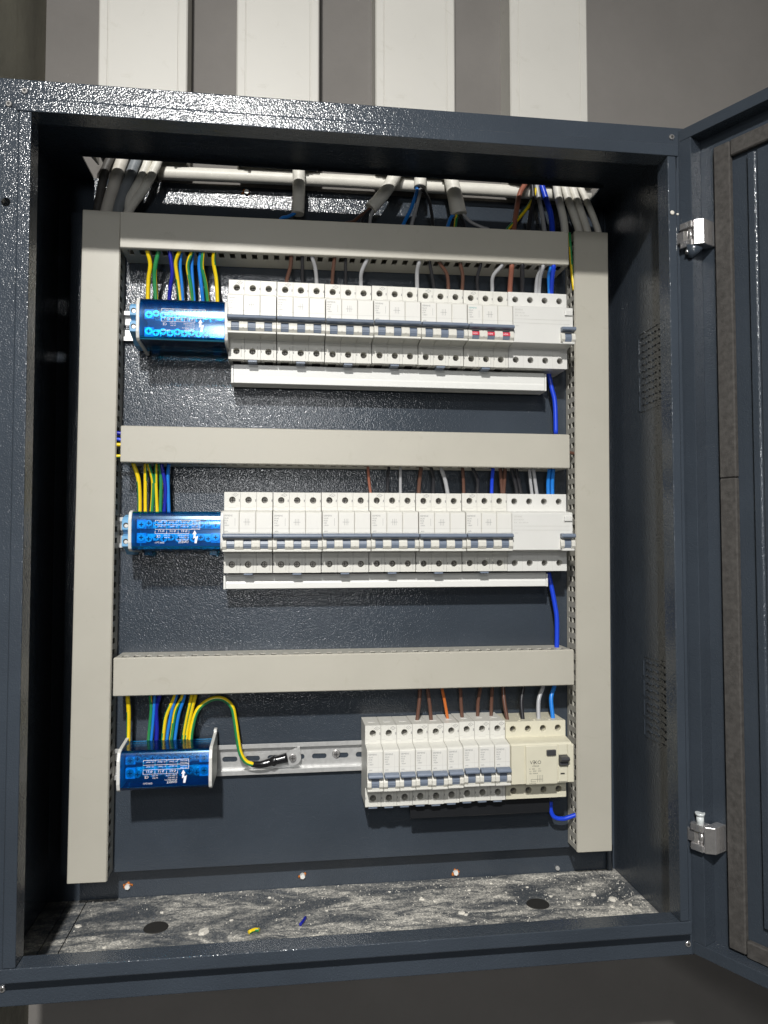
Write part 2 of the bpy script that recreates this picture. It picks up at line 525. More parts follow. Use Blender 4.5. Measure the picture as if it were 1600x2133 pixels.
# pressed louvre slots in the right-hand side panel
XR = X1 - 2
def vent_field(za, zb, tilt):
    rows = 11
    for r in range(rows):
        for c in range(4):
            y = 60 - c * 15.5
            z = za + (zb - za) * r / (rows - 1)
            m = MB()
            m.prism_x([(y - 12, z), (y - 11, z + 1.2), (y - 1.6, z + 1.2 + tilt), (y, z - 1.2 + tilt), (y - 1.2, z - 2 + tilt), (y - 3, z - .6 + tilt), (y - 11, z - 1.0)], XR - 1.1, XR + 0.3)
            cpart('louvre_slot', m, 'paint_in')
    fr = MB()
    for k in range(4):
        z = za - 6 + (zb - za + 12) * k / 4
        fr.box(XR - 0.9, XR + .3, 66, 67.4, z, z + (zb - za) / 4 - 2)
    for k in range(4):
        fr.box(XR - 0.9, XR + .3, 52 - k * 15, 64 - k * 15, zb + 6, zb + 7.2)
        fr.box(XR - 0.9, XR + .3, 52 - k * 15, 64 - k * 15, za - 7.4, za - 6.2)
    cpart('louvre_border', fr, 'paint_in')
vent_field(564, 642, 1.4)
vent_field(188, 266, 1.4)
cpart('back_fold', MB().cyl((658, YB - 4, Z0 + 5), (658, YB - 4, Z1 - 3), 4, seg=14), 'paint_in')
# bolts through the back panel, daubed with orange sealant
for x, z in ((72.8, 6), (274.6, 6.5), (461.3, 0), (203.7, 834)):
    bo = cpart('bolt', MB().cyl((x, YB, z), (x, YB - 4, z), 3.4, 3.0, 6, smooth=False), 'bar')
    m = MB()
    for k in range(9):
        a = random.uniform(0, 6.28); q = random.uniform(2.6, 5.4)
        m.cyl((x + q * math.cos(a), YB, z + 0.7 * q * math.sin(a)), (x + q * math.cos(a), YB - 1.2, z + 0.7 * q * math.sin(a)), random.uniform(1.0, 2.2), 0.8, 8)
    cpart('sealant_smear', m, 'rustorange', parent=bo)
cpart('bolt', MB().cyl((591, YB, -2), (591, YB - 3, -2), 3, 2.4, 12), 'zinc')

# ------------------------------------------------------------------ the door (a part of the cabinet), hinged at the right
dr = Vector((0.4711, -0.8821, 0)); dn = Vector((-0.8821, -0.4711, 0)); dh = Vector((664, -48, 0))
DM = Matrix(((dr.x, -dn.x, 0, dh.x), (dr.y, -dn.y, 0, dh.y), (0, 0, 1, 0), (0, 0, 0, 1)))   # local x along the door, local y away from the room side
DZ0, DZ1, DWID = -9, 836, 690
def dpart(name, mb, mat='paint', bevel=0.0, parent=None, bseg=1):
    mb.xf(DM)
    return cpart(name, mb, mat, bevel, parent, bseg)
door = dpart('door', MB().box(-6.5, DWID, 18, 19.5, DZ0, DZ1), 'paint')
def dsub(name, mb, mat='paint', bevel=0.0, bseg=1):
    o = dpart(name, mb, mat, bevel, None, bseg)
    o.parent = door
    o.matrix_parent_inverse = Matrix.Identity(4)
    return o
# rims: a lip and a wall standing 18 mm proud of the inner face
dsub('door_rim', MB().prism_z([(-6.5, 0), (6, 0), (6, 18), (4.6, 18), (4.6, 1.4), (-6.5, 1.4)], DZ0 + 12.2, DZ1 - 12.2), 'paint', 0.5, 2)
dsub('door_rim', MB().prism_x([(0, DZ1), (0, DZ1 - 12), (18, DZ1 - 12), (18, DZ1 - 10.6), (1.4, DZ1 - 10.6), (1.4, DZ1)], -6.5, DWID), 'paint', 0.5, 2)
dsub('door_rim', MB().prism_x([(0, DZ0), (0, DZ0 + 12), (18, DZ0 + 12), (18, DZ0 + 10.6), (1.4, DZ0 + 10.6), (1.4, DZ0)], -6.5, DWID), 'paint', 0.5, 2)
dsub('door_edge', MB().box(-8, -6.5, 0.2, 19.5, DZ0, DZ1), 'paint')
# foam gasket glued to the inner face, in lengths
for za, zb in ((6, 467.6), (468, 808)):
    dsub('gasket', MB().box(23.5, 41, 11.5, 18, za, zb), 'foam', 1.2)
dsub('gasket', MB().box(41.3, 640, 11.7, 18, 792, 808.5), 'foam', 1.2)
dsub('gasket', MB().box(41.3, 640, 11.7, 18, 4, 20), 'foam', 1.2)
# raised stiffening pan
dsub('stiffener', MB().prism_z([(57, 18), (58.2, 13.4), (64.6, 13.4), (65.6, 14.8), (67.4, 14.8), (68.4, 13.2), (620, 13.2), (622, 18)], 38, 788), 'paint', 0.9, 2)
# hinges: chrome body on the rim with a knuckle reaching to the cabinet
def hinge(z, cap):
    dsub('hinge', MB().prism_z([(10, -6), (12, -7), (20, -1), (20.5, 17), (10, 17)], z - 13, z + 13), 'chrome', 0.8, 2)
    for zz in (9.6, -9.6):
        dsub('hinge_leaf', MB().prism_z([(-6, -2), (-4, -7), (9.9, -7.6), (9.9, 6), (2, 6)], z + zz - 3.4, z + zz + 3.4), 'chrome', 0.6)
    dsub('hinge_cavity_shade', MB().box(-1, 9.8, 4, 12, z - 6, z + 6), 'rubber')  # solid black block standing in for the shade of the opening
    dsub('hinge_pin', MB().cyl((5.5, -2.6, z - 6.2), (5.5, -2.6, z + 6.2), 2.8, seg=16), 'chrome')
    dsub('hinge_arm', MB().prism_z([(-15, 6), (-14, 1), (-9, -4), (-1, -5), (3, -4), (3, -1), (-7, 0), (-11, 7)], z - 6, z + 6), 'chrome', 0.6)
    if cap > 0:
        dsub('hinge_cap', MB().cyl((4, -2, z + 13), (4, -2, z + 21), 3.6, seg=14).cyl((4, -2, z + 21), (4, -2, z + 24), 4.2, 4.8, 14), 'clear')
    else:
        dsub('hinge_cone', MB().cyl((8, 0, z - 13), (4, -1, z - 24), 9, 2.2, 16), 'paint')
        dsub('hinge_screw', MB().cyl((3, -3, z - 15), (3, -6, z - 19), 2.4, 1.8, 10), 'chrome')
hinge(720, -1)
hinge(110, 1)

# ------------------------------------------------------------------ mounting plate
mp = thing('mounting_plate', 'textured dark grey steel plate behind the breaker rows', 'panel', (330, YP, 32))
o = MB().box(4, 656, YP, YP + 2, 32, 788).build('plate', 'paint'); o.parent = mp; o.matrix_parent_inverse = Matrix.Translation(-mp.location)
for za, zb in ((32, 34), (786, 788)):
    o = MB().box(4.2, 655.8, YP + 2, YP + 14, za, zb).build('folded_edge', 'paint'); o.parent = mp; o.matrix_parent_inverse = Matrix.Translation(-mp.location)
for xa, xb in ((4, 6), (654, 656)):
    o = MB().box(xa, xb, YP + 2, YP + 14, 34.2, 785.8).build('folded_edge', 'paint'); o.parent = mp; o.matrix_parent_inverse = Matrix.Translation(-mp.location)
for x, z in ((20, 45), (640, 45), (20, 775), (640, 775)):
    o = MB().cyl((x, YP + 2, z), (x, YB, z), 5, seg=12).build('spacer', 'zinc'); o.parent = mp; o.matrix_parent_inverse = Matrix.Translation(-mp.location)

# ------------------------------------------------------------------ slotted cable ducts
def slotted(L, d0, d1, pitch=12.5, hw=6.0, start=6.0, rows=((7, 14.5), (18.5, 27)), th=1.2):
    """wall lying in the plane (length u, depth v), thickness th, with rows of rectangular slots"""
    m = MB()
    us = [0.0]
    k = start
    hol = []
    while k + hw < L - 3:
        us += [k, k + hw]; hol.append(len(us) - 2); k += pitch
    us.append(L)
    vs = [d0]
    vh = []
    for a, b in rows:
        if b < d1 - 2:
            vs += [a, b]; vh.append(len(vs) - 2)
    vs.append(d1)
    nu, nv = len(us), len(vs)
    solid = [[not (i in hol and j in vh) for j in range(nv - 1)] for i in range(nu - 1)]
    V = [(u, 0, v) for u in us for v in vs] + [(u, th, v) for u in us for v in vs]
    F = []
    N = nu * nv
    idx = lambda i, j: i * nv + j
    for i in range(nu - 1):
        for j in range(nv - 1):
            if not solid[i][j]:
                continue
            a, b, c, d = idx(i, j), idx(i + 1, j), idx(i + 1, j + 1), idx(i, j + 1)
            F += [(a, b, c, d), (N + a, N + d, N + c, N + b)]
            for (p, q, ii, jj) in ((a, b, i, j - 1), (b, c, i + 1, j), (c, d, i, j + 1), (d, a, i - 1, j)):
                if not (0 <= ii < nu - 1 and 0 <= jj < nv - 1) or not solid[ii][jj]:
                    F.append((p, q, N + q, N + p))
    return m.add(V, F)

def duct(label, x, z, length, width, yf, vertical, tilt=0.0, group=None, rows=((7.5, 23),)):
    """x, z = corner of the lid (left end / lower end); the lid faces the room"""
    dep = YP - yf
    t = thing('cable_duct', label, 'cable duct', (x, YP, z), group)
    # local frame: u along the duct, w across, y depth (0 = plate, -dep = lid face)
    lid = MB()
    lid.box(0, length, -dep, -dep + 1.6, 0, width)
    lid.box(0, length, -dep + 1.6, -dep + 4.2, -0.5, 1.0)
    lid.box(0, length, -dep + 1.6, -dep + 4.2, width - 1.0, width + 0.5)
    parts = [('lid', lid, 'duct', 0.7)]
    base = MB().box(0, length, -1.6, -0.1, 1.3, width - 1.3)
    parts.append(('base', base, 'duct_side', 0.0))
    for wpos in (0.4, width - 1.6):
        s = slotted(length, 4.3, dep - 1.4, rows=rows)
        s.v = [(u, -dep + v, wpos + y) for u, y, v in s.v]
        parts.append(('slotted_wall', s, 'duct_side', 0.0))
    for name, mb, mat, bev in parts:
        if vertical:
            mb.v = [(w_, y, u) for u, y, w_ in mb.v]
        o = mb.build(name, mat, t, bev)
    t.rotation_euler.y = math.radians(tilt)
    return t
duct('grey-beige duct running across the top, above the first breaker row', 69.6, 730.6, 517.5, 40, 82, False, -0.52)
duct('grey-beige duct running across between the first and second breaker rows', 73, 492.4, 512.5, 39.8, 82, False, 0.1)
duct('grey-beige duct running across between the second and third breaker rows', 68.6, 238.6, 519, 40.6, 82, False, 0.1)
duct('tall grey-beige upright duct beside the blue terminal blocks', 20.0, 35.8, 742, 41, 98, True, 0.42, rows=((7, 20),))
duct('tall grey-beige upright duct beside the residual current devices', 595.8, 38.5, 746, 42.4, 98, True, 0.42, rows=((6, 15), (18, 26)))

# ------------------------------------------------------------------ DIN rails
def rail(label, x0, x1, zc, group=None):
    t = thing('din_rail', label, 'rail', ((x0 + x1) / 2, YP, zc), group)
    hx = (x1 - x0) / 2
    m = MB()
    for s in (1, -1):
        m.prism_x([(-7.5, s * 17.5), (-6.3, s * 17.5), (-6.3, s * 13.6), (-0.1, s * 13.6), (-0.1, s * 12.4), (-7.5, s * 12.4)], -hx, hx)
    m.build('flange', 'zinc', t, 0.3)
    wb = MB()
    n = int((x1 - x0) // 25)
    p = (x1 - x0) / n
    for k in range(n):
        a = -hx + k * p
        wb.hole_cell(a, a + p, -12.4, 12.4, -1.2, a + p / 2, -0.5, 3.1, 1.1, seg=16, straight=5.5)
    wb.build('web', 'zinc', t)
    return t
rail('steel rail carrying the top breaker row', 33, 592, 655)
rail('steel rail carrying the middle breaker row', 28, 590, 416)
rail('slotted steel rail carrying the bottom breaker row, with the earth lug on it', 22, 590, 154)

# ------------------------------------------------------------------ breakers
YS = 83                       # shoulder face of the devices
def body_profile(h=90, lo=22, hi=70, mid=20, back=44):
    return [(back, 0), (0, 0), (0, lo - 0.5), (-3, lo + 1.2), (-mid, lo + 2.6), (-mid, hi - 3.4), (-mid + 2, hi - 2.2), (0, hi), (0, h), (back, h), (back, h - 24), (back - 3, h - 27), (back - 3, 27), (back, 24)]
def device_body(poles, pitch=18.0, h=90, lo=22, hi=70, mid=20, split=True, gap=0.25):
    m = MB()
    prof = body_profile(h, lo, hi, mid)
    W = poles * pitch
    spans = [(i * pitch + gap / 2, (i + 1) * pitch - gap / 2) for i in range(poles)] if split else [(gap / 2, W - gap / 2)]
    for a, b in spans:
        m.prism_x(prof, a, b, skip=(1, 7))
    for i in range(poles):
        a, b = i * pitch + (gap / 2 if split or i == 0 else 0), (i + 1) * pitch - (gap / 2 if split or i == poles - 1 else 0)
        c = (i + 0.5) * pitch
        m.hole_cell(a, b, 0, lo - 0.5, 0, c, 9.2, 3.55, 11)
        m.hole_cell(a, b, hi, h, 0, c, h - 8.8, 3.55, 11)
    return m

def screw_mesh():
    m = MB().cyl((0, 10.9, 0), (0, 8.2, 0), 3.4, 2.9, 14)
    m.box(-2.2, 2.2, 7.9, 8.3, -0.35, 0.35, 1).box(-0.35, 0.35, 7.85, 8.25, -2.2, 2.2, 1)
    return m.mesh('terminal_screw')
SCREW = screw_mesh()
SCREW.materials.append(MAT['screw']); SCREW.materials.append(MAT['hole'])
TOG = MB().prism_x([(-18.5, 26.6), (-21.2, 27.2), (-22.6, 30.6), (-22.2, 31.2), (-22.6, 31.8), (-21.8, 35), (-20, 37.4), (-18.5, 37.4)], -4.3, 4.3).mesh('toggle', 0.2)
GUARD = MB().prism_x([(-19.5, 26.2), (-22, 26.4), (-24.2, 29), (-24, 33.6), (-22.4, 36.8), (-19.5, 37.2)], -4.7, 4.7).cyl((0, -23.6, 29.6), (0, -24.6, 29.3), 1.2, 0.8, 8).mesh('toggle_guard', 0.35)
HGUARD = MB().prism_x([(-19.5, 26.2), (-22, 26.4), (-24.2, 29), (-24, 33.6), (-22.4, 36.8), (-19.5, 37.2)], -2.3, 2.3).mesh('toggle_guard', 0.35)
def handle_mesh(w):
    m = MB()
    m.prism_x([(-20, 38.2), (-24, 38.2), (-28, 38.9), (-28.6, 40.6), (-27.4, 42.8), (-23, 43.6), (-20, 43.6)], -w / 2, w / 2)
    return m.mesh('handle', 0.7, 2)
HAND3, HAND1 = handle_mesh(53), handle_mesh(16.4)
CLIP = MB().box(-5, 5, 1.0, 30, -2.6, 2.6).mesh('rail_clip', 0.3)
SLOT = MB().box(-4.6, 4.6, 9, 24, -0.3, 0.4).mesh('comb_slot_shade')  # dark box on the underside, painted shade in place of a real notch
DIAM = MB()
for a, b in (((-3, 0), (0, 1.9)), ((0, 1.9), (3, 0)), ((3, 0), (0, -1.9)), ((0, -1.9), (-3, 0))):
    DIAM.line(a[0], a[1], b[0], b[1], -0.12, 0.32)
DIAM.text('TSE', -1.4, -0.12, -0.5, 1.3)

def marks(poles, teal=False, one=False):
    m = MB()
    y = -20.45
    m.text('SIEMENS', 1.6, y, 62.2, 2.5, mi=1 if teal else 0)
    for k, s in enumerate(('5SL43', 'MCB', 'C50', '~400V')):
        m.text(s, 1.6, y, 59.4 - k * 2.6, 2.1)
    m.line(1, 49.3, poles * 18 - 1, 49.3, y, 0.22, 2)
    if not one:
        for k in range(3):
            m.line(24.6 + k * 1.9, 59.6, 24.6 + k * 1.9, 52.6, y, 0.3)
        m.line(22.6, 56, 30, 56, y, 0.3)
        m.line(13.6, 60, 13.6, 52, y, 0.25)
        m.text('6000', 2.4, y, 45.2, 1.9)
    else:
        m.line(12.4, 63, 12.4, 45, y, 0.2, 2)
        m.text('6000', 2.2, y, 45.6, 1.8)
    # seam lines moulded across the shoulders
    for i in range(poles):
        a = i * 18
        m.line(a + 5, 72.6, a + 13, 72.6, -0.1, 0.3, 2)
        m.line(a + 0.6, 74.4, a + 4.6, 74.4, -0.1, 0.3, 2)
        m.line(a + 13.4, 74.4, a + 17.4, 74.4, -0.1, 0.3, 2)
        m.line(a + 9, 85, a + 9, 89.6, -0.1, 0.22, 2)
        m.line(a + 16.9, 79.8, a + 16.9, 81.6, -0.1, 0.9, 0)
        m.line(a + 0.9, 8.6, a + 0.9, 10.2, -0.1, 0.8, 0)
        m.line(a + 14.6, 3, a + 14.6, 15, -0.1, 0.7, 2)
    return m

BODY3 = device_body(3)
BODY3.v = [(27 + (x - 27) * 0.988, y, z) for x, y, z in BODY3.v]
BODY3 = BODY3.mesh('body', 0.35)
BODY1 = device_body(1, gap=0.4).mesh('body', 0.35)
PLATE1 = MB().box(1.0, 16.9, -20.35, -19.8, 44.6, 65.6).mesh('label_plate')
LEDGE3 = MB().box(0.5, 53.5, -23.4, -19.5, 23.6, 26.0).mesh('ledge', 0.4)
LEDGE1 = MB().box(0.3, 17.7, -23.4, -19.5, 23.6, 26.0).mesh('ledge', 0.4)
def finish(mb, name):
    return mb.mesh(name)
MARK3, MARK3T, MARK1 = finish(marks(3), 'print'), finish(marks(3, True), 'print'), finish(marks(1, one=True), 'print')
DIAMM = finish(DIAM, 'approval_mark')

def breaker3(label, x, z, group, teal=False, flags=False, ink='ink'):
    t = thing('circuit_breaker', label, 'breaker', (x, YS + random.uniform(-.35, .35), z + random.uniform(-.35, .35)), group)
    t.rotation_euler.x = math.radians(random.uniform(-.25, .25))
    put('body', BODY3, 'white', t)
    for i in range(3):
        put('label_plate', PLATE1, 'label', t, (i * 18, 0, 0))
    put('print', MARK3T if teal else MARK3, ['ink', 'ink_teal', 'ink_light'], t)
    put('approval_mark', DIAMM, 'ink', t, (12.6, 0, 87))
    put('ledge', LEDGE3, 'white', t)
    put('handle', HAND3, 'bluegrey', t, (27, 0, 0))
    for i in range(3):
        tg = put('toggle', TOG, 'bluegrey', t, (i * 18 + 9, 0, 0))
        if flags:
            f = MB().box(-4.2, 4.2, -23.1, -22.0, 31.0, 35.0).build('red_flag', 'red', tg)
            MB().text('I-ON', -3.4, -23.25, 32, 2.4).build('flag_print', 'ink_white', f)
        put('terminal_screw', SCREW, [], t, (i * 18 + 9, 0, 9.2))
        put('terminal_screw', SCREW, [], t, (i * 18 + 9, 0, 81.2))
    for xx in (18, 36):
        put('toggle_guard', GUARD, 'guard', t, (xx, 0, 0))
    for xx in (2.5, 51.5):
        put('toggle_guard', HGUARD, 'guard', t, (xx, 0, 0))
    put('rail_clip', CLIP, 'bluegrey', t, (27, 0, 0))
    for xx in (9, 45):
        put('comb_slot_shade', SLOT, 'hole', t, (xx, 0, 0))
    return t

def breaker1(label, x, z, group):
    t = thing('circuit_breaker', label, 'breaker', (x, YS + random.uniform(-.3, .3), z + random.uniform(-.3, .3)), group)
    t.rotation_euler.x = math.radians(random.uniform(-.3, .3))
    put('body', BODY1, 'white', t)
    put('label_plate', PLATE1, 'label', t)
    put('print', MARK1, ['ink', 'ink_teal', 'ink_light'], t)
    put('approval_mark', DIAMM, 'ink', t, (13.6, 0, 86.6))
    put('ledge', LEDGE1, 'white', t)
    put('handle', HAND1, 'bluegrey', t, (9, 0, 0))
    put('toggle', TOG, 'bluegrey', t, (9, 0, 0))
    for xx in (2.4, 15.6):
        put('toggle_guard', HGUARD, 'guard', t, (xx, 0, 0))
    put('terminal_screw', SCREW, [], t, (9, 0, 9.2))
    put('terminal_screw', SCREW, [], t, (9, 0, 81.2))
    put('rail_clip', CLIP, 'bluegrey', t, (9, 0, 0))
    # wire entry on top
    MB().box(5.2, 12.8, 15, 24, 89.6, 90.3).build('wire_entry', 'label', t)
    return t

BODY4 = device_body(4, split=False).mesh('body', 0.4)
def rcd(label, x, z):
    t = thing('residual_current_device', label, 'breaker', (x, YS, z))
    put('body', BODY4, 'white2', t)
    p = MB()
    y = -20.2
    p.text('SIEMENS', 2, y, 62, 2.6); p.text('5SV 4 RCCB', 2, y, 58.6, 2.2); p.text('63A   I\u0394n 300mA', 2, y, 55.2, 2.4)
    p.line(1, 52, 68, 52, y, 0.25); p.line(1, 47.4, 68, 47.4, y, 0.25)
    p.text('~400V', 2, y, 43.4, 1.9); p.text('TEST', 61, y, 55.6, 1.5)
    for i in range(4):
        p.text('1357'[i], i * 18 + 13.5, -0.12, 74.6, 1.8)
        p.text('2468'[i], i * 18 + 13.5, -0.12, 15.4, 1.8)
        if i:
            p.line(i * 18, 0.5, i * 18, 21, -0.1, 0.25); p.line(i * 18, 87, i * 18, 89.5, -0.1, 0.25)
    p.build('print', 'ink_light', t)
    MB().box(61.5, 71, -22.2, -19.6, 57.5, 63.5).build('test_button', 'white2', t, 0.8, 2)
    MB().box(58, 72.6, -23.8, -19.5, 23.6, 26.2).build('ledge', 'white2', t, 0.5)
    h = put('handle', HAND1, 'bluegrey', t, (64.6, 0, 0))
    put('toggle', TOG, 'bluegrey', t, (65.2, 0, 0))
    for xx in (58.6, 71.4):
        put('toggle_guard', HGUARD, 'guard', t, (xx, 0, 0))
    for i in range(4):
        put('terminal_screw', SCREW, [], t, (i * 18 + 9, 0, 9.2))
        put('terminal_screw', SCREW, [], t, (i * 18 + 9, 0, 81.2))
    return t

def cream_rcd(label, x, z):
    t = thing('residual_current_device', label, 'breaker', (x, YS, z))
    m = device_body(4, split=False, h=88, lo=20, hi=70)
    m.build('body', 'cream', t, 0.6)
    MB().box(15.6, 15.9, -20.3, -19.8, 23, 66).box(0.4, 15, -21.6, -19.8, 23.4, 66).build('side_block', 'cream', t, 0.6)
    MB().box(17, 54, -22.6, -19.8, 22.4, 66).build('face_plate', 'cream', t, 1.2, 2)
    MB().box(55.4, 66, -21.2, -19.8, 24, 41.6).box(55.4, 66, -21.2, -19.8, 54, 66).build('side_plate', 'cream', t, 0.5)
    MB().box(66.4, 73.6, -21.4, -19.6, 23, 66).build('edge_block', 'cream', t, 0.7)
    MB().prism_x([(-20, 43), (-25, 43), (-24.4, 47), (-29, 48.4), (-31, 51), (-29, 53.4), (-20, 54)], 55.6, 65.8).build('handle', 'darkgrey', t, 0.6)
    MB().box(40.5, 51.5, -25.2, -22.4, 54.6, 61).build('test_button', 'darkgrey', t, 0.9, 2)
    MB().box(57.6, 62.4, -21.5, -21.0, 32.4, 34).build('indicator_slot', 'hole', t)
    p = MB()
    y = -22.75
    p.text('V', 21.4, y, 45.4, 5.6); p.text('KO', 26.4, y, 45.4, 5.6)
    for k in range(3):
        p.line(25.6, 45.8 + k * 1.7, 26.3, 45.8 + k * 1.7, y, 0.7)
    p.text('VTR4-40', 24, y, 42.4, 2.2)
    for k, s in enumerate(('In   40A', 'Un   400V', 'I\u0394n  300mA')):
        p.text(s, 20.6, y, 39.4 - k * 2.5, 2.0)
    p.text('AC', 31, y, 39.4, 1.9); p.text('IP20', 31, y, 36.9, 1.9)
    for k in range(4):
        p.line(30 + k * 2.0, 33, 30 + k * 2.0, 25.4, y, 0.3)
    p.line(22.6, 28.4, 36, 28.4, y, 0.3); p.line(22.6, 28.4, 22.6, 25.8, y, 0.3); p.line(22.6, 25.8, 28, 25.8, y, 0.3); p.line(36, 28.4, 36, 32, y, 0.3)
    p.text('TS EN 61008', 20.4, y, 23.4, 1.5)
    p.build('print', 'blackink', t)
    for i in range(4):
        put('terminal_screw', SCREW, [], t, (i * 18 + 9, -1.5, 9.2))
        put('terminal_screw', SCREW, [], t, (i * 18 + 9, -1.5, 79.2))
    for i in range(3):
        MB().box(i * 18 + 17, i * 18 + 19, 4, 22, 87.6, 88.8).build('terminal_rib', 'cream', t, 0.2)
    return t

rowname = {1: 'top', 2: 'middle', 3: 'bottom'}
for row, x, z in ((1, 187.8, 609.8), (2, 184.5, 370.7)):
    for i in range(6):
        ex = ''
        if row == 1 and i == 5: lab = 'white three-pole breaker with red I-ON flags, top row'
        elif i == 0: lab = f'white three-pole breaker touching the blue terminal block, {rowname[row]} row'
        else: lab = f'white three-pole breaker, {ORD[i]} from the blue terminal block, {rowname[row]} row'
        breaker3(lab, x + i * 54, z, 'three-pole breakers', teal=(row == 1 and i == 5), flags=(row == 1 and i == 5))
    rcd(f'wide four-pole residual current device with single toggle at the end of the {rowname[row]} row', x + 324, z)
for i in range(9):
    breaker1('white single-pole breaker at the free end of the bottom row' if i == 0 else f'white single-pole breaker, {ORD[i]} from the free end of the bottom row', 342.1 + i * 18, 108.2 + (1.2 if i > 5 else 0), 'single-pole breakers')
cream_rcd('cream four-pole residual current device marked VIKO in the bottom row', 504.6, 109.5)

# busbar covers below the rows
for lab, xa, xb, za, zb in (('white plastic busbar cover under the top breaker row', 193, 560.6, 586, 607.5), ('white plastic busbar cover under the middle breaker row', 186.2, 560, 352, 368.4)):
    t = thing('busbar_cover', lab, 'busbar', ((xa + xb) / 2, 121, za))
    for nm, mb, mat, bev in (('cover', MB().prism_x([(97, za), (97, za + 7), (97.6, za + 8), (97, zb), (112, zb), (121, zb - 3), (121, za)], xa, xb), 'bar', 0.5),
                             ('end_cap', MB().box(xa - 2.6, xa - 0.1, 96.4, 121, za - 0.4, zb - 1.5), 'bar', 0.4), ('end_cap', MB().box(xb + 0.1, xb + 2.2, 96.4, 121, za - 0.4, zb - 1.5), 'bar', 0.4)):
        o = mb.build(nm, mat, t, bev); o.matrix_parent_inverse = Matrix.Translation(-t.location)
t = tag(MB().box(395.5, 561, 95, 98, 88.6, 106).box(395.5, 561, 98, 120, 104, 106).build('busbar_shield', 'clearblack', None, 0.5), 'glossy black plastic strip under the bottom breaker row', 'busbar')

# ------------------------------------------------------------------ blue distribution blocks (mounted upside down, so the print is inverted)
def block_print(y):
    p = MB()
    X = lambda u: -u            # inverted: positive u runs to the left
    # table
    cols = (0, 17, 34, 50)
    for zz in (13.6, 7.6, 1.6, -4.0):
        p.line(-25, -zz if False else zz, 25, zz, y, 0.42)
    for xx in (-25, -8, 9, 25):
        p.line(xx, 13.6, xx, -4.0, y, 0.5)
    p.line(41, 13.6, 41, 1.6, y, 0.5); p.line(25, 13.6, 41, 13.6, y, 0.5); p.line(25, 7.6, 41, 7.6, y, 0.5); p.line(25, 1.6, 41, 1.6, y, 0.5)
    for xx in (29, 33):
        for zz in (9.4, 3.2):
            p.line(xx, zz, xx + 6, zz, y, 0.4); p.line(xx, zz + 2.2, xx + 6, zz + 2.2, y, 0.4)
    for k, (a, b, c) in enumerate((('2,5 - 6mm\u00b2', '1,5 - 6mm\u00b2', '\u00d8 5,3'), ('10 - 25mm\u00b2', '6 - 16mm\u00b2', '\u00d8 7,5'), ('10 - 35mm\u00b2', '10 - 25mm\u00b2', '\u00d8 8,5'))):
        xx = -9.4 + k * 17
        p.text(a, xx, y, 12.0, 2.6, flip=True); p.text(b, xx, y, 6.2, 2.6, flip=True); p.text(c, xx - 2, y, 0.6, 4.0, flip=True)
    p.text('CE', -17, y, -6, 5.0, flip=True)
    p.text('Icw 4,2kA', -3.4, y, -5.6, 2.2, flip=True); p.text('Ipk 20kA', -3.4, y, -8.6, 2.2, flip=True)
    for k, s in enumerate(('Ui 500V AC/DC', 'In 125A 40\u00b0C', 'IEC/EN 60947-7-1')):
        p.text(s, 24.6, y, -5.6 - k * 2.9, 2.5, flip=True)
    p.text('GWEST', 24.6, y, -13.6, 4.6, flip=True)
    p.text('GW-2x11', -11.4, y, -15, 3.4, flip=True)
    # lightning arrow
    p.add([(33.4, y, 0.4), (30.2, y, -5.2), (32.2, y, -5.0), (31.4, y, -11), (34.2, y, -9.6), (33.2, y, -17), (36.6, y, -17), (38.6, y, -7), (35, y, -8.6), (34.8, y, -4.8), (36.6, y, -4.6)], [(0, 1, 2, 9, 10), (2, 3, 4, 8, 9), (4, 5, 6, 7, 8)])
    return p

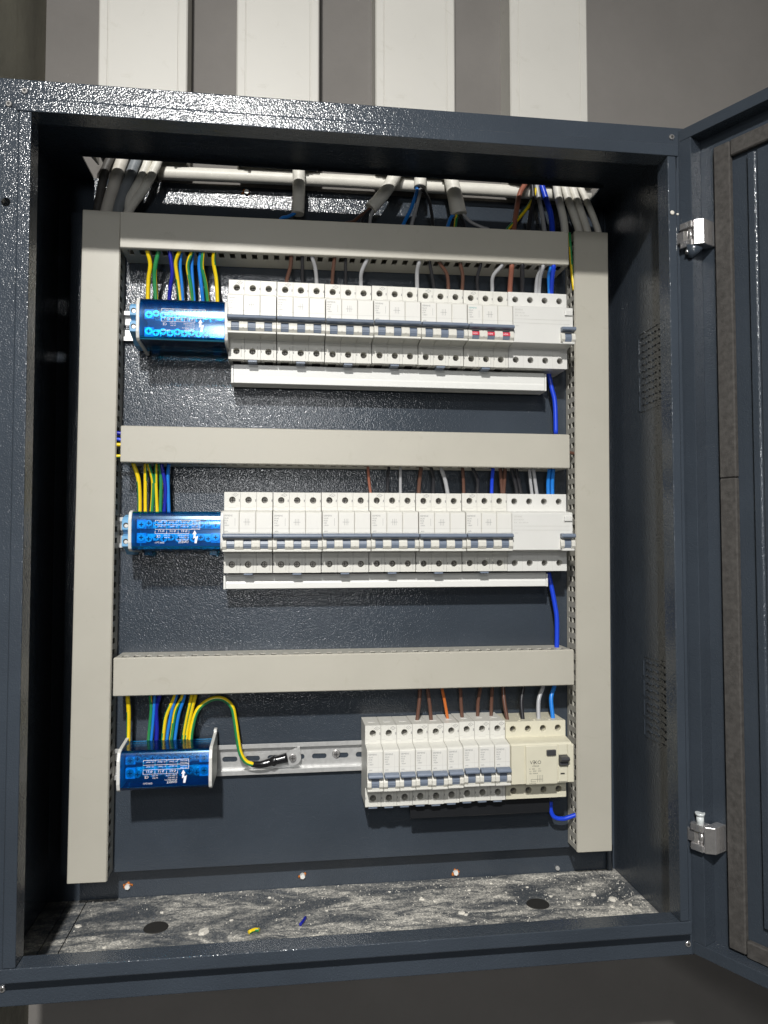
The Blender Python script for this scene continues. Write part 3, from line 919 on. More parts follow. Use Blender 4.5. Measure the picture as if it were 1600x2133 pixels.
def terminal_block(label, x0, z0, w, h, ears):
    """x0, z0 = lower corner of the cover's front face"""
    t = thing('terminal_block', label, 'terminal block', (x0 + w / 2, YP, z0 + h / 2), 'blue distribution blocks')
    hw, hh = w / 2, h / 2
    F, Bk = 60 - YP, -8.5          # front face and base, relative to the plate
    tp = hh
    # front face bulges: steep at its upper edge, flat lower down
    N = 22
    zs = [tp - 2 - (h - 6) * i / N for i in range(N + 1)]
    ys = [0.0]
    for i in range(N):
        ti = (i + 0.5) / N
        ys.append(ys[-1] - math.tan(math.radians(27 * math.exp(-ti / 0.26) - 3.5 * ti)) * (h - 6) / N)
    mn = min(ys)
    ys = [F + (y - mn) for y in ys]
    prof = [(Bk - 18, tp + 0.5), (ys[0] + 3, tp), (ys[0] + 1.2, tp - 0.7)] + list(zip(ys, zs)) + [(ys[-1] + 1.6, -hh + 1.6), (ys[-1] + 5, -hh), (Bk - 14, -hh - 1)]
    nP = len(prof)
    inn = [(y + (0 if i in (0, nP - 1) else 1.3), z - 1.3 if i < 3 else z + 1.3 if i > nP - 4 else z) for i, (y, z) in enumerate(prof)]
    def front(z):
        for k in range(N):
            if zs[k] >= z >= zs[k + 1]:
                return ys[k] + (ys[k + 1] - ys[k]) * (zs[k] - z) / (zs[k] - zs[k + 1])
        return ys[-1]
    full = prof + inn[::-1]
    MB().prism_x(full, -hw + 1.2, hw - 1.2).build('cover', 'cover', t)
    MB().box(-hw + 8, -hw + 16, Bk - 26, Bk - 20, -hh - 6, -hh - 1.2).box(hw - 16, hw - 8, Bk - 26, Bk - 20, -hh - 6, -hh - 1.2).build('cover_latch', 'cover', t)
    cap = [(Bk, tp + ears), (Bk - 9, tp + ears), (Bk - 9, tp + ears - 3), (F + 9, tp + 1.2), (F + 2.6, tp - 1), (F - 1.0, tp - 9), (F - 1.0, -hh + 8), (F + 1, -hh + 1.5), (F + 5, -hh - 1.2), (Bk - 18, -hh - 2.6), (Bk, -hh - 2.6)]
    MB().prism_x(cap, -hw - 2.6, -hw + 1.0).build('end_cap', 'white2', t, 0.7, 2)
    MB().prism_x(cap, hw - 1.0, hw + 2.6).build('end_cap', 'white2', t, 0.7, 2)
    MB().prism_x([(Bk, tp - 4), (Bk - 20, tp - 4), (Bk - 20, -tp + 4), (Bk, -tp + 4)], -hw + 1.3, hw - 1.3).build('base', 'navyblock', t, 0.6)
    for s in (1, -1):
        MB().box(-hw + 3, hw - 3, Bk - 38, Bk - 20.2, s * (hh - 14) - 4.2, s * (hh - 14) + 4.2).build('busbar', 'nickel', t, 0.5)
        for k in range(11):
            big = k in (0, 10)
            xx = -hw + 7.6 + (w - 15.2) * k / 10
            zz = s * (hh - 13 + (0.8 if k % 2 else -0.8))
            pm = MB().cyl((xx, Bk - 38.2, zz), (xx, Bk - 45, zz), 3.6 if not big else 4.2, seg=14)
            pl = pm.build('clamp_screw', 'nickel', t)
            MB().box(xx - 2.2, xx + 2.2, Bk - 45.6, Bk - 45, zz - 0.5, zz + 0.5).box(xx - 0.5, xx + 0.5, Bk - 45.55, Bk - 45.02, zz - 2.2, zz + 2.2).build('screw_slot', 'hole', pl)
    for s in (1, -1):
        for xx in (-hw + 7.8, hw - 7.8):
            MB().box(xx - 5.2, xx + 5.2, Bk - 44, Bk - 38.3, s * (hh - 13) - 5.6, s * (hh - 13) + 5.6).build('clamp_collar', 'cyan', t, 0.5)
    bp = block_print(F - 0.15)
    bp.v = [(-22 + (x + 25) * 0.706, front((z + 4) * 0.8 - 3) - 0.2, (z + 4) * 0.8 - 3) for x, y, z in bp.v]
    bp.build('print', 'ink_white', t)
    return t
terminal_block('blue transparent terminal block with a bright lamp streak, beside the top breaker row', 94.6, 623.3, 92, 46, 2)
terminal_block('blue transparent terminal block beside the middle breaker row', 89.2, 396.2, 94.6, 41.5, 4)
terminal_block('blue transparent terminal block on the bottom rail, free of any breaker', 80.6, 143.2, 93, 41, 8)

def feed_terminal(label, x, z):
    t = thing('feed_terminal', label, 'terminal', (x, YP, z), 'pale blue feed terminals')
    m = MB().prism_x([(-8, 20), (-40, 20), (-52, 17), (-58, 13), (-58, 3), (-50, 1), (-50, -2), (-58, -4), (-58, -15), (-40, -19), (-30, -24), (-8, -24)], -4.4, 4.4)
    m.build('body', 'lightblue', t, 0.5)
    for zz in (8, -9.4):
        MB().cyl((0, -57.4, zz), (0, -58.3, zz), 2.9, seg=14).build('screw_bore', 'hole', t)
        MB().cyl((0.3, -58.0, zz - 0.6), (0.3, -58.5, zz - 0.6), 2.0, seg=12).build('clamp_screw', 'zinc', t)
    return t
feed_terminal('pale blue feed terminal clipped beside the top blue block', 86.8, 650)
feed_terminal('pale blue feed terminal clipped beside the middle blue block', 81.6, 415)

# ------------------------------------------------------------------ wires: (colour, diameter, path in mm)
B1=[
('yg',4.6,[(97.1,92.0,740.9),(97.1,90.0,732.9),(99.9,96.0,718.3),(97.2,102.0,702.5),(95.6,108.0,680.3),(95.6,108.0,671.1)]),
('gy',5,[(109.8,93.2,740.9),(109.8,91.2,732.9),(105.3,96.8,715.6),(104.0,102.4,703.2),(104.7,108.0,680.7),(104.7,108.0,671.4)]),
('db',4.4,[(121.8,91.7,740.9),(121.8,89.7,732.9),(124.3,95.8,710.6),(121.4,101.9,694.4),(119.1,108.0,679.1),(119.1,108.0,669.8)]),
('yg',4.4,[(133.3,90.2,740.9),(133.3,88.2,732.9),(128.0,94.8,720.9),(129.4,101.4,704.0),(131.9,108.0,679.6),(131.9,108.0,670.3)]),
('lb',3.6,[(134.4,95.7,740.9),(134.4,93.7,732.9),(132.6,98.5,717.5),(134.0,103.2,699.2),(134.6,108.0,679.7),(134.6,108.0,670.4)]),
('yg',4.4,[(146.8,91.3,740.9),(146.8,89.3,732.9),(141.2,95.5,718.4),(143.8,101.8,699.2),(145.9,108.0,680.1),(145.9,108.0,670.9)]),
('lb',3.6,[(147.0,97.0,740.9),(147.0,95.0,732.9),(145.5,99.3,718.4),(146.3,103.7,699.9),(147.5,108.0,680.2),(147.5,108.0,671.0)]),
('lb',4.2,[(156.6,91.4,740.9),(156.6,89.4,732.9),(153.9,95.6,719.1),(156.2,101.8,695.3),(157.3,108.0,680.6),(157.3,108.0,671.4)]),
('gy',4.4,[(158.9,89.7,740.9),(158.9,87.7,732.9),(157.3,94.5,717.2),(160.5,101.2,701.4),(162.7,108.0,680.8),(162.7,108.0,671.6)]),
('yg',4.6,[(171.1,89.6,740.9),(171.1,87.6,732.9),(170.1,94.4,722.7),(172.8,101.2,705.6),(173.8,108.0,679.6),(173.8,108.0,670.3)]),
]
R1=[
('brown',4.6,[(257.9,90.0,740.9),(257.9,88.0,732.9),(256.9,98.0,722.9),(252.6,108.0,709.5),(252.6,108.0,695.8)]),
('black',4,[(270.4,89.8,740.9),(270.4,87.8,732.9),(270.7,97.9,721.5),(271.0,108.0,710.3),(271.0,108.0,695.8)]),
('grey',4.6,[(281.4,89.9,740.9),(281.4,87.9,732.9),(285.7,98.0,722.2),(287.6,108.0,709.3),(287.6,108.0,695.8)]),
('brown',4.4,[(307.4,91.0,740.9),(307.4,89.0,732.9),(306.4,98.5,721.1),(305.9,108.0,709.0),(305.9,108.0,695.8)]),
('black',3.6,[(320.3,92.3,740.9),(320.3,90.3,732.9),(321.1,99.2,721.4),(321.8,108.0,709.7),(321.8,108.0,695.8)]),
('grey',4.6,[(345.1,90.7,740.9),(345.1,88.7,732.9),(339.6,98.3,720.3),(340.0,108.0,709.4),(340.0,108.0,695.8)]),
('grey',5,[(406.4,90.4,740.9),(406.4,88.4,732.9),(405.8,98.2,723.3),(407.5,108.0,708.8),(407.5,108.0,695.8)]),
('black',4,[(419.3,91.8,740.9),(419.3,89.8,732.9),(423.6,98.9,722.0),(428.0,108.0,709.7),(428.0,108.0,695.8)]),
('brown',4.4,[(431.8,92.5,740.9),(431.8,90.5,732.9),(442.0,99.2,723.0),(445.6,108.0,709.3),(445.6,108.0,695.8)]),
('brown',4.4,[(456.2,91.7,740.9),(456.2,89.7,732.9),(461.2,98.8,721.4),(462.7,108.0,708.9),(462.7,108.0,695.8)]),
('black',4,[(480.6,91.7,740.9),(480.6,89.7,732.9),(478.8,98.8,720.2),(481.7,108.0,708.5),(481.7,108.0,695.8)]),
('grey',4.6,[(505.9,90.0,740.9),(505.9,88.0,732.9),(498.1,98.0,722.8),(499.9,108.0,709.3),(499.9,108.0,695.8)]),
('copper',6.2,[(518.3,90.0,740.9),(518.3,88.0,732.9),(520.0,98.0,721.7),(521.8,108.0,709.0),(521.8,108.0,695.8)]),
('black',5.4,[(530.7,88.4,740.9),(530.7,86.4,732.9),(534.1,97.2,721.8),(537.5,108.0,709.7),(537.5,108.0,695.8)]),
('grey',4.6,[(556.2,88.3,740.9),(556.2,86.3,732.9),(556.3,97.2,723.1),(558.7,108.0,710.0),(558.7,108.0,695.8)]),
('grey',4.4,[(555.5,94.8,740.9),(555.5,92.8,732.9),(553.8,100.4,723.8),(554.7,108.0,710.4),(554.7,108.0,695.8)]),
('lb',4.2,[(566.4,90.2,740.9),(566.4,88.2,732.9),(567.5,98.1,726.5),(571.5,108.0,711.2),(571.5,108.0,695.8)]),
('rb',5.6,[(569.2,88.0,740.9),(569.2,86.0,733.4),(571.3,97.0,721.6),(574.2,108.0,709.5),(574.2,108.0,695.8)]),
]
B2=[
('yg',4.8,[(83.0,102.0,500.0),(83.0,100.0,494.0),(88.5,102.7,476.3),(89.8,105.3,455.7),(89.5,108.0,437.9),(89.5,108.0,429.8)]),
('yg',4,[(96.6,102.0,500.0),(96.6,100.0,494.2),(96.3,102.7,476.6),(96.0,105.3,458.4),(95.8,108.0,438.0),(95.8,108.0,429.8)]),
('yg',4.4,[(100.0,102.0,500.0),(100.0,100.0,492.1),(104.5,104.0,471.4),(102.6,108.0,438.0),(102.6,108.0,429.8)]),
('gy',3.8,[(108.0,102.0,500.0),(108.0,100.0,494.3),(107.6,104.0,471.4),(108.4,108.0,438.0),(108.4,108.0,429.9)]),
('gy',4,[(111.5,102.0,500.0),(111.5,100.0,494.4),(113.1,104.0,476.9),(112.1,108.0,438.0),(112.1,108.0,429.9)]),
('db',4.2,[(114.4,102.0,500.0),(114.4,100.0,490.6),(118.2,104.0,466.1),(116.3,108.0,438.0),(116.3,108.0,429.9)]),
('lb',4,[(122.2,102.0,500.0),(122.2,100.0,494.0),(120.7,104.0,477.0),(121.6,108.0,438.1),(121.6,108.0,429.9)]),
]
R2=[
('copper',3.4,[(347.4,102.0,500.0),(347.4,100.0,492.4),(348.9,104.0,477.3),(351.3,108.0,462.1),(351.3,108.0,456.7)]),
('black',3.4,[(371.9,102.0,500.0),(371.9,100.0,492.6),(371.3,104.0,477.2),(371.2,108.0,462.3),(371.2,108.0,456.7)]),
('grey',3.6,[(385.5,102.0,500.0),(385.5,100.0,492.0),(386.1,104.0,477.4),(386.7,108.0,462.4),(386.7,108.0,456.7)]),
('brown',4.6,[(410.0,102.0,500.0),(410.0,100.0,492.0),(409.0,104.0,477.9),(408.5,108.0,462.6),(408.5,108.0,456.7)]),
('black',4.2,[(422.0,102.0,500.0),(422.0,100.0,492.4),(425.7,104.0,480.3),(425.8,108.0,462.7),(425.8,108.0,456.7)]),
('grey',4.8,[(434.1,102.0,500.0),(434.1,100.0,491.7),(439.5,104.0,478.2),(443.5,108.0,462.3),(443.5,108.0,456.7)]),
('brown',4,[(459.9,102.0,500.0),(459.9,100.0,492.0),(461.8,104.0,478.4),(463.1,108.0,463.0),(463.1,108.0,456.7)]),
('black',4.2,[(472.4,102.0,500.0),(472.4,100.0,492.1),(479.1,104.0,478.6),(479.5,108.0,462.5),(479.5,108.0,456.7)]),
('rb',4.4,[(496.9,102.0,500.0),(496.9,100.0,492.2),(496.8,104.0,478.8),(497.2,108.0,462.7),(497.2,108.0,456.7)]),
('brown',4.4,[(505.7,102.0,500.0),(505.7,100.0,492.3),(508.0,104.0,478.9),(510.2,108.0,462.8),(510.2,108.0,456.7)]),
('brown',4.4,[(511.6,102.0,500.0),(511.6,100.0,492.3),(512.1,104.0,478.9),(512.0,108.0,462.8),(512.0,108.0,456.7)]),
('black',4.6,[(519.9,102.0,500.0),(519.9,100.0,492.1),(525.1,104.0,477.0),(528.6,108.0,463.5),(528.6,108.0,456.7)]),
('black',4.6,[(525.2,102.0,500.0),(525.2,100.0,492.2),(529.7,104.0,477.1),(533.4,108.0,463.5),(533.4,108.0,456.7)]),
('grey',4,[(541.8,102.0,500.0),(541.8,100.0,491.8),(544.2,104.0,477.2),(547.2,108.0,463.0),(547.2,108.0,456.7)]),
('grey',4.4,[(546.6,102.0,500.0),(546.6,100.0,491.9),(549.9,104.0,477.2),(553.2,108.0,463.1),(553.2,108.0,456.7)]),
('lb',4.6,[(566.6,102.0,500.0),(566.6,100.0,492.1),(566.3,104.0,477.4),(567.6,108.0,463.2),(567.6,108.0,456.7)]),
('lb',4.8,[(571.4,102.0,500.0),(571.4,100.0,492.2),(571.5,104.0,477.5),(572.8,108.0,463.2),(572.8,108.0,456.7)]),
]
B3=[
('yg',4.8,[(80.6,102.0,248.2),(80.6,100.0,234.8),(81.3,102.7,220.0),(81.0,105.3,203.6),(80.3,108.0,172.2),(80.3,108.0,166.3)]),
('gy',3.6,[(104.7,102.0,248.2),(104.7,100.0,234.9),(105.5,102.7,219.3),(103.2,105.3,195.0),(101.2,108.0,171.4),(101.2,108.0,165.5)]),
('lb',3.2,[(109.4,102.0,248.2),(109.4,100.0,231.6),(107.7,102.7,207.4),(105.4,105.3,183.1),(104.1,108.0,172.4),(104.1,108.0,166.5)]),
('db',4.8,[(114.5,102.0,248.2),(114.5,100.0,233.8),(110.9,102.7,219.1),(111.5,105.3,194.7),(109.8,108.0,172.2),(109.8,108.0,166.3)]),
('yg',4.2,[(131.1,102.0,248.2),(131.1,100.0,234.2),(122.1,102.7,212.7),(118.8,105.3,192.6),(116.8,108.0,170.9),(116.8,108.0,165.0)]),
('lb',3.6,[(133.0,102.0,248.2),(133.0,100.0,234.1),(127.8,102.7,216.8),(123.0,105.3,190.4),(121.8,108.0,171.7),(121.8,108.0,165.8)]),
('yg',4.2,[(139.8,102.0,248.2),(139.8,100.0,234.0),(131.8,102.7,216.7),(127.7,105.3,190.2),(124.6,108.0,170.6),(124.6,108.0,164.7)]),
('lb',3.6,[(141.6,102.0,248.2),(141.6,100.0,232.3),(135.2,102.7,211.8),(130.9,105.3,182.2),(129.6,108.0,171.5),(129.6,108.0,165.6)]),
('yg',3.6,[(149.4,102.0,248.2),(149.4,100.0,233.7),(144.5,102.7,212.1),(140.5,105.3,189.8),(138.5,108.0,170.1),(138.5,108.0,164.2)]),
('yg',4.2,[(153.6,102.0,248.2),(153.6,100.0,234.4),(149.2,102.7,216.2),(143.9,105.3,189.7),(142.2,108.0,169.9),(142.2,108.0,164.0)]),
]
R3=[
('brown',4.4,[(408.7,104.0,243.1),(408.7,104.0,233.1),(407.4,103.2,216.7),(404.9,102.4,198.2),(404.9,102.4,192.0)]),
('brown',4.4,[(417.8,104.0,243.2),(417.8,104.0,233.2),(419.9,103.3,216.3),(421.4,102.5,198.2),(421.4,102.5,192.0)]),
('orange',3.6,[(435.0,104.0,243.6),(435.0,104.0,233.6),(437.8,104.3,219.5),(441.5,104.7,198.2),(441.5,104.7,192.0)]),
('brown',4.2,[(456.8,104.0,243.6),(456.8,104.0,233.6),(457.7,104.4,215.0),(459.0,104.8,198.2),(459.0,104.8,192.0)]),
('brown',4.2,[(481.0,104.0,243.2),(481.0,104.0,233.2),(478.4,105.6,216.2),(478.1,107.1,198.2),(478.1,107.1,192.0)]),
('brown',4.2,[(495.3,104.0,243.1),(495.3,104.0,233.1),(494.7,105.7,215.7),(494.5,107.4,198.2),(494.5,107.4,192.0)]),
('brown',4.6,[(508.4,104.0,242.8),(508.4,104.0,232.8),(508.4,99.5,216.6),(510.6,95.0,196.6),(510.6,95.0,192.0)]),
('black',4.8,[(533.0,104.0,243.0),(533.0,104.0,233.0),(529.1,99.5,216.0),(529.2,95.0,197.1),(529.2,95.0,192.0)]),
('grey',4.8,[(557.2,104.0,242.3),(557.2,104.0,232.3),(550.2,99.5,217.4),(548.4,95.0,196.5),(548.4,95.0,192.0)]),
('lb',5,[(571.2,104.0,242.3),(571.2,104.0,232.3),(565.5,99.5,219.2),(566.0,95.0,196.5),(566.0,95.0,192.0)]),
]
K = {}
K['blueA'] = [(571.0,112.0,611.3),(574.5,111.3,592.8),(578.3,110.7,574.5),(578.8,110.0,536.1)]
K['blueB'] = [(568.4,112.0,367.4),(571.9,111.5,349.5),(575.7,111.0,328.6),(577.7,110.5,311.4),(577.1,110.0,275.8)]
K['blueC'] = [(567.4,110.0,95.1),(567.7,109.6,84.0),(572.0,109.2,76.9),(581.9,108.8,74.9),(589.8,108.4,76.6),(598.0,108.0,79.2)]
K['loop'] = [(147.7,104.0,172.9),(149.2,104.8,193.6),(155.0,105.6,215.4),(167.7,106.4,226.6),(181.4,107.2,228.2),(192.6,108.0,219.6),(196.4,108.8,205.4),(199.7,109.6,182.7),(202.8,110.4,166.3),(208.9,111.2,155.9),(217.0,112.0,152.1)]
K['tape'] = [(215.3,113.0,152.4),(226.6,114.7,151.0),(240.1,116.3,153.8),(255.4,118.0,156.6)]
K['A'] = [(52.1,118.0,852.7),(44.1,117.0,830.1),(37.5,116.0,786.5)]
K['Bc'] = [(65.5,118.0,853.6),(59.0,117.0,831.1),(48.1,116.0,788.2)]
K['C'] = [(80.6,118.0,852.3),(74.0,117.0,832.0),(61.9,116.0,794.7)]
K['D'] = [(93.0,118.0,852.0),(87.4,117.3,833.1),(77.6,116.7,811.7),(72.5,116.0,800.9)]
K['E'] = [(104.4,118.0,852.2),(97.7,117.3,833.7),(87.2,116.7,812.3),(72.6,116.0,788.5)]
K['F'] = [(266.2,118.0,855.9),(266.8,117.0,831.2),(265.5,116.0,793.8)]
K['Gc'] = [(384.9,118.0,855.3),(371.8,117.0,829.7),(352.4,116.0,805.1)]
K['H'] = [(413.9,118.0,856.6),(412.8,116.0,834.7)]
K['I'] = [(450.3,118.0,854.7),(454.7,117.0,834.7),(460.9,116.0,803.6)]
K['J'] = [(548.1,118.0,853.0),(538.5,117.3,835.7),(533.8,116.7,813.4),(529.7,116.0,788.2)]
K['Kc'] = [(561.7,118.0,848.4),(551.3,117.3,823.8),(536.2,116.7,803.9),(521.8,116.0,788.3)]
K['Lc'] = [(554.9,118.0,848.6),(555.0,117.0,829.3),(549.4,116.0,795.3)]
K['M'] = [(559.9,118.0,851.9),(562.5,117.3,832.9),(566.4,116.7,811.0),(569.0,116.0,789.1)]
K['N'] = [(564.5,118.0,856.5),(570.0,117.3,837.6),(577.5,116.7,811.6),(579.3,116.0,788.4)]
K['O'] = [(585.3,118.0,855.9),(587.7,117.3,835.6),(593.6,116.7,808.3),(595.6,116.0,788.0)]
K['P'] = [(594.7,118.0,855.9),(599.5,117.3,836.3),(607.1,116.7,813.3),(613.8,116.0,792.0)]
K['Q'] = [(604.5,118.0,856.5),(609.8,117.3,836.9),(617.4,116.7,815.4),(624.4,116.0,792.6)]
K['R'] = [(614.1,118.0,854.3),(622.4,117.3,836.5),(630.9,116.7,816.2),(638.6,116.0,793.4)]
K['BIG'] = [(100.8,138.0,844.1),(196.3,138.0,846.1),(341.8,138.0,848.0),(432.0,138.0,847.5),(524.5,138.0,847.6),(637.4,138.0,846.9)]
K['HW_blue'] = [(408.7,116.0,829.1),(401.2,114.0,807.0),(391.7,112.0,786.2)]
K['HW_grey'] = [(412.8,116.0,829.3),(408.3,114.0,810.4),(401.4,112.0,785.5)]
K['HW_black'] = [(411.7,116.0,835.2),(417.9,114.7,829.0),(424.4,113.3,814.6),(427.9,112.0,787.0)]
K['GW'] = [(352.4,116.0,806.3),(339.5,114.7,795.0),(330.7,113.3,786.9),(319.2,112.0,782.2)]
K['GW2'] = [(354.1,116.0,805.8),(345.2,114.0,795.0),(340.4,112.0,783.4)]
K['GW3'] = [(355.9,116.0,805.9),(352.2,114.0,794.2),(350.8,112.0,782.8)]
K['FW'] = [(262.4,116.0,795.3),(253.9,114.0,789.3),(245.5,112.0,785.1)]
K['IW_b'] = [(454.4,116.0,804.4),(449.7,114.0,797.3),(445.6,112.0,784.4)]
K['IW_y'] = [(458.5,116.0,804.0),(456.9,114.0,797.7),(455.1,112.0,783.7)]
K['IW_k'] = [(462.1,116.0,804.2),(465.8,114.0,795.8),(467.0,112.0,783.2)]
K['IW_g'] = [(466.3,116.0,805.1),(475.0,114.7,795.4),(489.6,113.3,788.5),(498.2,112.0,784.8)]
K['edgeyg'] = [(598.1,108.0,785.5),(598.6,106.7,766.9),(599.6,105.3,739.5),(601.8,104.0,712.3)]
WNAME = {'yg': 'yellow-green', 'gy': 'green-yellow', 'db': 'dark blue', 'rb': 'royal blue', 'lb': 'light blue', 'brown': 'brown', 'copper': 'reddish brown', 'black': 'black', 'grey': 'grey', 'orange': 'orange'}
def wire(label, col, d, pts, group=None, name='wire', cat='wire', seg=12, st=None):
    m = MB()
    fixed = st is not None
    if col in ('yg', 'gy'):
        st = st or random.choice(((2, 3, 4, 5, 6), (6, 7, 8, 9, 10))) if col == 'yg' else random.choice(((0, 1, 2, 11, 3), (9, 10, 11, 0, 1)))
        m.tube(pts, d / 2, seg, 6, stripe=st, twist=0.0 if fixed else random.choice((-0.35, -0.2, 0.2, 0.3)))
        mats = ['w_yellow', 'w_green']
    else:
        m.tube(pts, d / 2, seg, 6)
        mats = ['w_' + col] if 'w_' + col in MAT else [col]
    return tag(m.build(name, mats), label, cat, group)

for tab, blk in ((B1, 'top'), (B2, 'middle'), (B3, 'bottom')):
    cnt, tot = {}, {}
    for c, d, p in tab:
        tot[WNAME[c]] = tot.get(WNAME[c], 0) + 1
    for c, d, p in tab:
        n = WNAME[c]
        i = cnt.get(n, 0); cnt[n] = i + 1
        lab = f'{n} wire dropping from the duct into the {blk} blue block' if tot[n] == 1 else f'{n} wire into the {blk} blue block, {ORD[i]} of its colour from the upright duct'
        wire(lab, c, d, p, f'wires into the {blk} blue block')
for tab, row, x0 in ((R1, 1, 187.8), (R2, 2, 184.5)):
    keys = []
    for c, d, p in tab:
        i = min(6, int((p[-1][0] - x0) // 54))
        keys.append((WNAME[c], i))
    for (c, d, p), k in zip(tab, keys):
        dev = 'residual current device' if k[1] == 6 else f'{ORD[k[1]]} breaker from the blue block'
        lab = f'{k[0]} wire into the {dev}, {rowname[row]} row'
        if keys.count(k) > 1: lab = f'one of two {k[0]} wires into the {dev}, {rowname[row]} row'
        wire(lab, c, d, p, f'wires into the {rowname[row]} breaker row')
for c, d, p in R3:
    i = int((p[-1][0] - 342.1) // 18)
    dev = f'the {ORD[i]} single-pole breaker from the free end, bottom row' if i < 9 else 'the cream residual current device'
    wire(f'{WNAME[c]} wire into {dev}', c, d, p, 'wires into the bottom breaker row')
wire('royal blue wire hanging from under the top row into the second cross duct', 'rb', 5.6, K['blueA'])
wire('royal blue wire hanging from under the middle row into the third cross duct', 'rb', 5.6, K['blueB'])
wire('royal blue wire looping from under the cream device into the upright duct', 'rb', 5.2, K['blueC'])
wire('thick yellow-green earth wire arching over to the lug on the bottom rail', 'yg', 5.4, K['loop'], st=(0, 1, 2, 3))
lg = thing('earth_lug', 'round earth lug bolted to the bottom rail, neck wrapped in black tape', 'lug', (261.5, 124, 155))
LI = Matrix.Translation(-lg.location)
for nm, mb, mat in (('tape_wrap', MB().tube(K['tape'], 3.4, 10, 4, r_end=5.6), 'tape'),
                    ('tape_ridge', MB().tube([(238, 116, 152.4), (240, 115.5, 154), (243, 116, 155.6)], 5.6, 10, 3), 'tape'),
                    ('washer', MB().cyl((262.5, 122.4, 155.4), (262.5, 121, 155.4), 9.4, 9.2, 24), 'zinc'),
                    ('tab', MB().prism_y([(252, 159), (264, 165.5), (270, 167), (271.4, 160), (266, 148), (254, 150)], 122.5, 124), 'zinc'),
                    ('screw_head', MB().cyl((262, 121, 155.2), (262, 118, 155.2), 4.6, 3.6, 16), 'chrome'),
                    ('screw_cross', MB().box(259.4, 264.6, 117.7, 118, 154.8, 155.6).box(261.6, 262.4, 117.75, 118.05, 152.6, 157.8), 'hole')):
    o = mb.build(nm, mat, lg); o.matrix_parent_inverse = LI
sc = thing('rail_screw', 'round-headed screw fixing the bottom rail between lug and breakers', 'screw', (313, 131, 155))
for nm, mb, mat in (('head', MB().cyl((313, 130.8, 155.4), (313, 127.2, 155.4), 4.9, 3.0, 18), 'chrome'), ('cross', MB().box(310.6, 315.4, 126.9, 127.2, 155, 155.8).box(312.6, 313.4, 126.95, 127.25, 153, 157.8), 'hole')):
    o = mb.build(nm, mat, sc); o.matrix_parent_inverse = Matrix.Translation(-sc.location)

# ------------------------------------------------------------------ cables coming down out of the trunking
def up(pts, h=24):
    a, b = Vector(pts[0]), Vector(pts[1])
    d = (a - b); d = d / max(d.z, 1)
    return [tuple(a + Vector((d.x * h * 0.5, 2, h)))] + list(pts)
def down(pts, h=16):
    a, b = Vector(pts[-1]), Vector(pts[-2])
    return list(pts) + [(a.x + (a.x - b.x) * 0.2, a.y, a.z - h)]
def cable(key, lab, mat, d, ext=True, flare=None):
    p = up(K[key])
    if ext: p = down(p)
    m = MB().tube(p, d / 2, 16, 6, r_end=flare)
    return tag(m.build('cable', mat), lab, 'cable', 'cables from the trunking')
cable('A', 'scuffed charcoal cable going down behind the upright duct by the terminal blocks', 'c_charcoal', 10)
cable('Bc', 'thick beige cable beside the charcoal one, above the upright duct', 'c_beige', 14)
cable('C', 'thick mid-grey cable between beige and white cables above the upright duct', 'c_grey', 12)
cable('D', 'thin white cable leaning behind the grey one above the upright duct', 'c_white', 9.5)
cable('E', 'white curving cable furthest from the charcoal one, above the upright duct', 'c_white', 10.5)
cable('F', 'white cable hanging straight with a stripped end, below the second trunking', 'c_white', 15, ext=False)
cable('Gc', 'white cable slanting with a stripped end, below the third trunking', 'c_white', 15.4, ext=False)
cable('H', 'short white cable cut off above its loose cores', 'c_white', 15, ext=False)
cable('I', 'white cable flaring at its stripped end, beside the short cut one', 'c_white', 14, ext=False, flare=10)
for i, k in enumerate('OPQR'):
    cable(k, ['white cable, first of four by the residual current devices, going behind the cross duct', 'white cable, second of four above the upright duct by the residual current devices', 'white cable, third of four above the upright duct by the residual current devices', 'thin white cable, last of four, nearest the cabinet side panel'][i], 'c_white', 9.5 if k != 'R' else 8)
wire('thick reddish brown core coming down from the fourth trunking', 'copper', 6.5, down(up(K['J'])), 'loose cores above the top duct')
wire('yellow-green core slanting behind the reddish brown core', 'yg', 4.6, down(up(K['Kc'])), 'loose cores above the top duct')
wire('black core behind the slanting yellow-green core', 'black', 5.6, down(up(K['Lc'])), 'loose cores above the top duct')
wire('grey core beside the thick blue core', 'grey', 5.6, down(up(K['M'])), 'loose cores above the top duct')
wire('thick royal blue core coming down from the fourth trunking', 'rb', 7, down(up(K['N'])), 'loose cores above the top duct')
for key, c, d, lab in (('HW_blue', 'lb', 4.4, 'light blue core from the short cut cable'), ('HW_grey', 'grey', 4.4, 'grey core from the short cut cable'), ('HW_black', 'black', 4, 'black core bowing out from the short cut cable'),
                       ('GW', 'brown', 4, 'brown core from the slanting white cable'), ('GW2', 'black', 4, 'black core from the slanting white cable'), ('GW3', 'grey', 4, 'grey core from the slanting white cable'), ('FW', 'lb', 4, 'light blue core from the straight hanging white cable'),
                       ('IW_b', 'lb', 4.4, 'light blue core from the flared white cable'), ('IW_y', 'yg', 4, 'yellow-green core from the flared white cable'), ('IW_k', 'black', 4, 'black core from the flared white cable'), ('IW_g', 'grey', 3.6, 'grey core spreading from the flared white cable')):
    p = K[key]
    wire(lab, c, d, [tuple(Vector(p[0]) + Vector((0, 0, 5)))] + down(p, 14), 'loose cores above the top duct')
wire('yellow-green core squeezed between the top duct and the upright duct', 'gy', 4, K['edgeyg'], 'loose cores above the top duct')
big = MB().tube(K['BIG'], 7.6, 18, 6)
tag(big.build('cable', 'c_white'), 'thick white cable running level across the top of the back panel', 'cable')

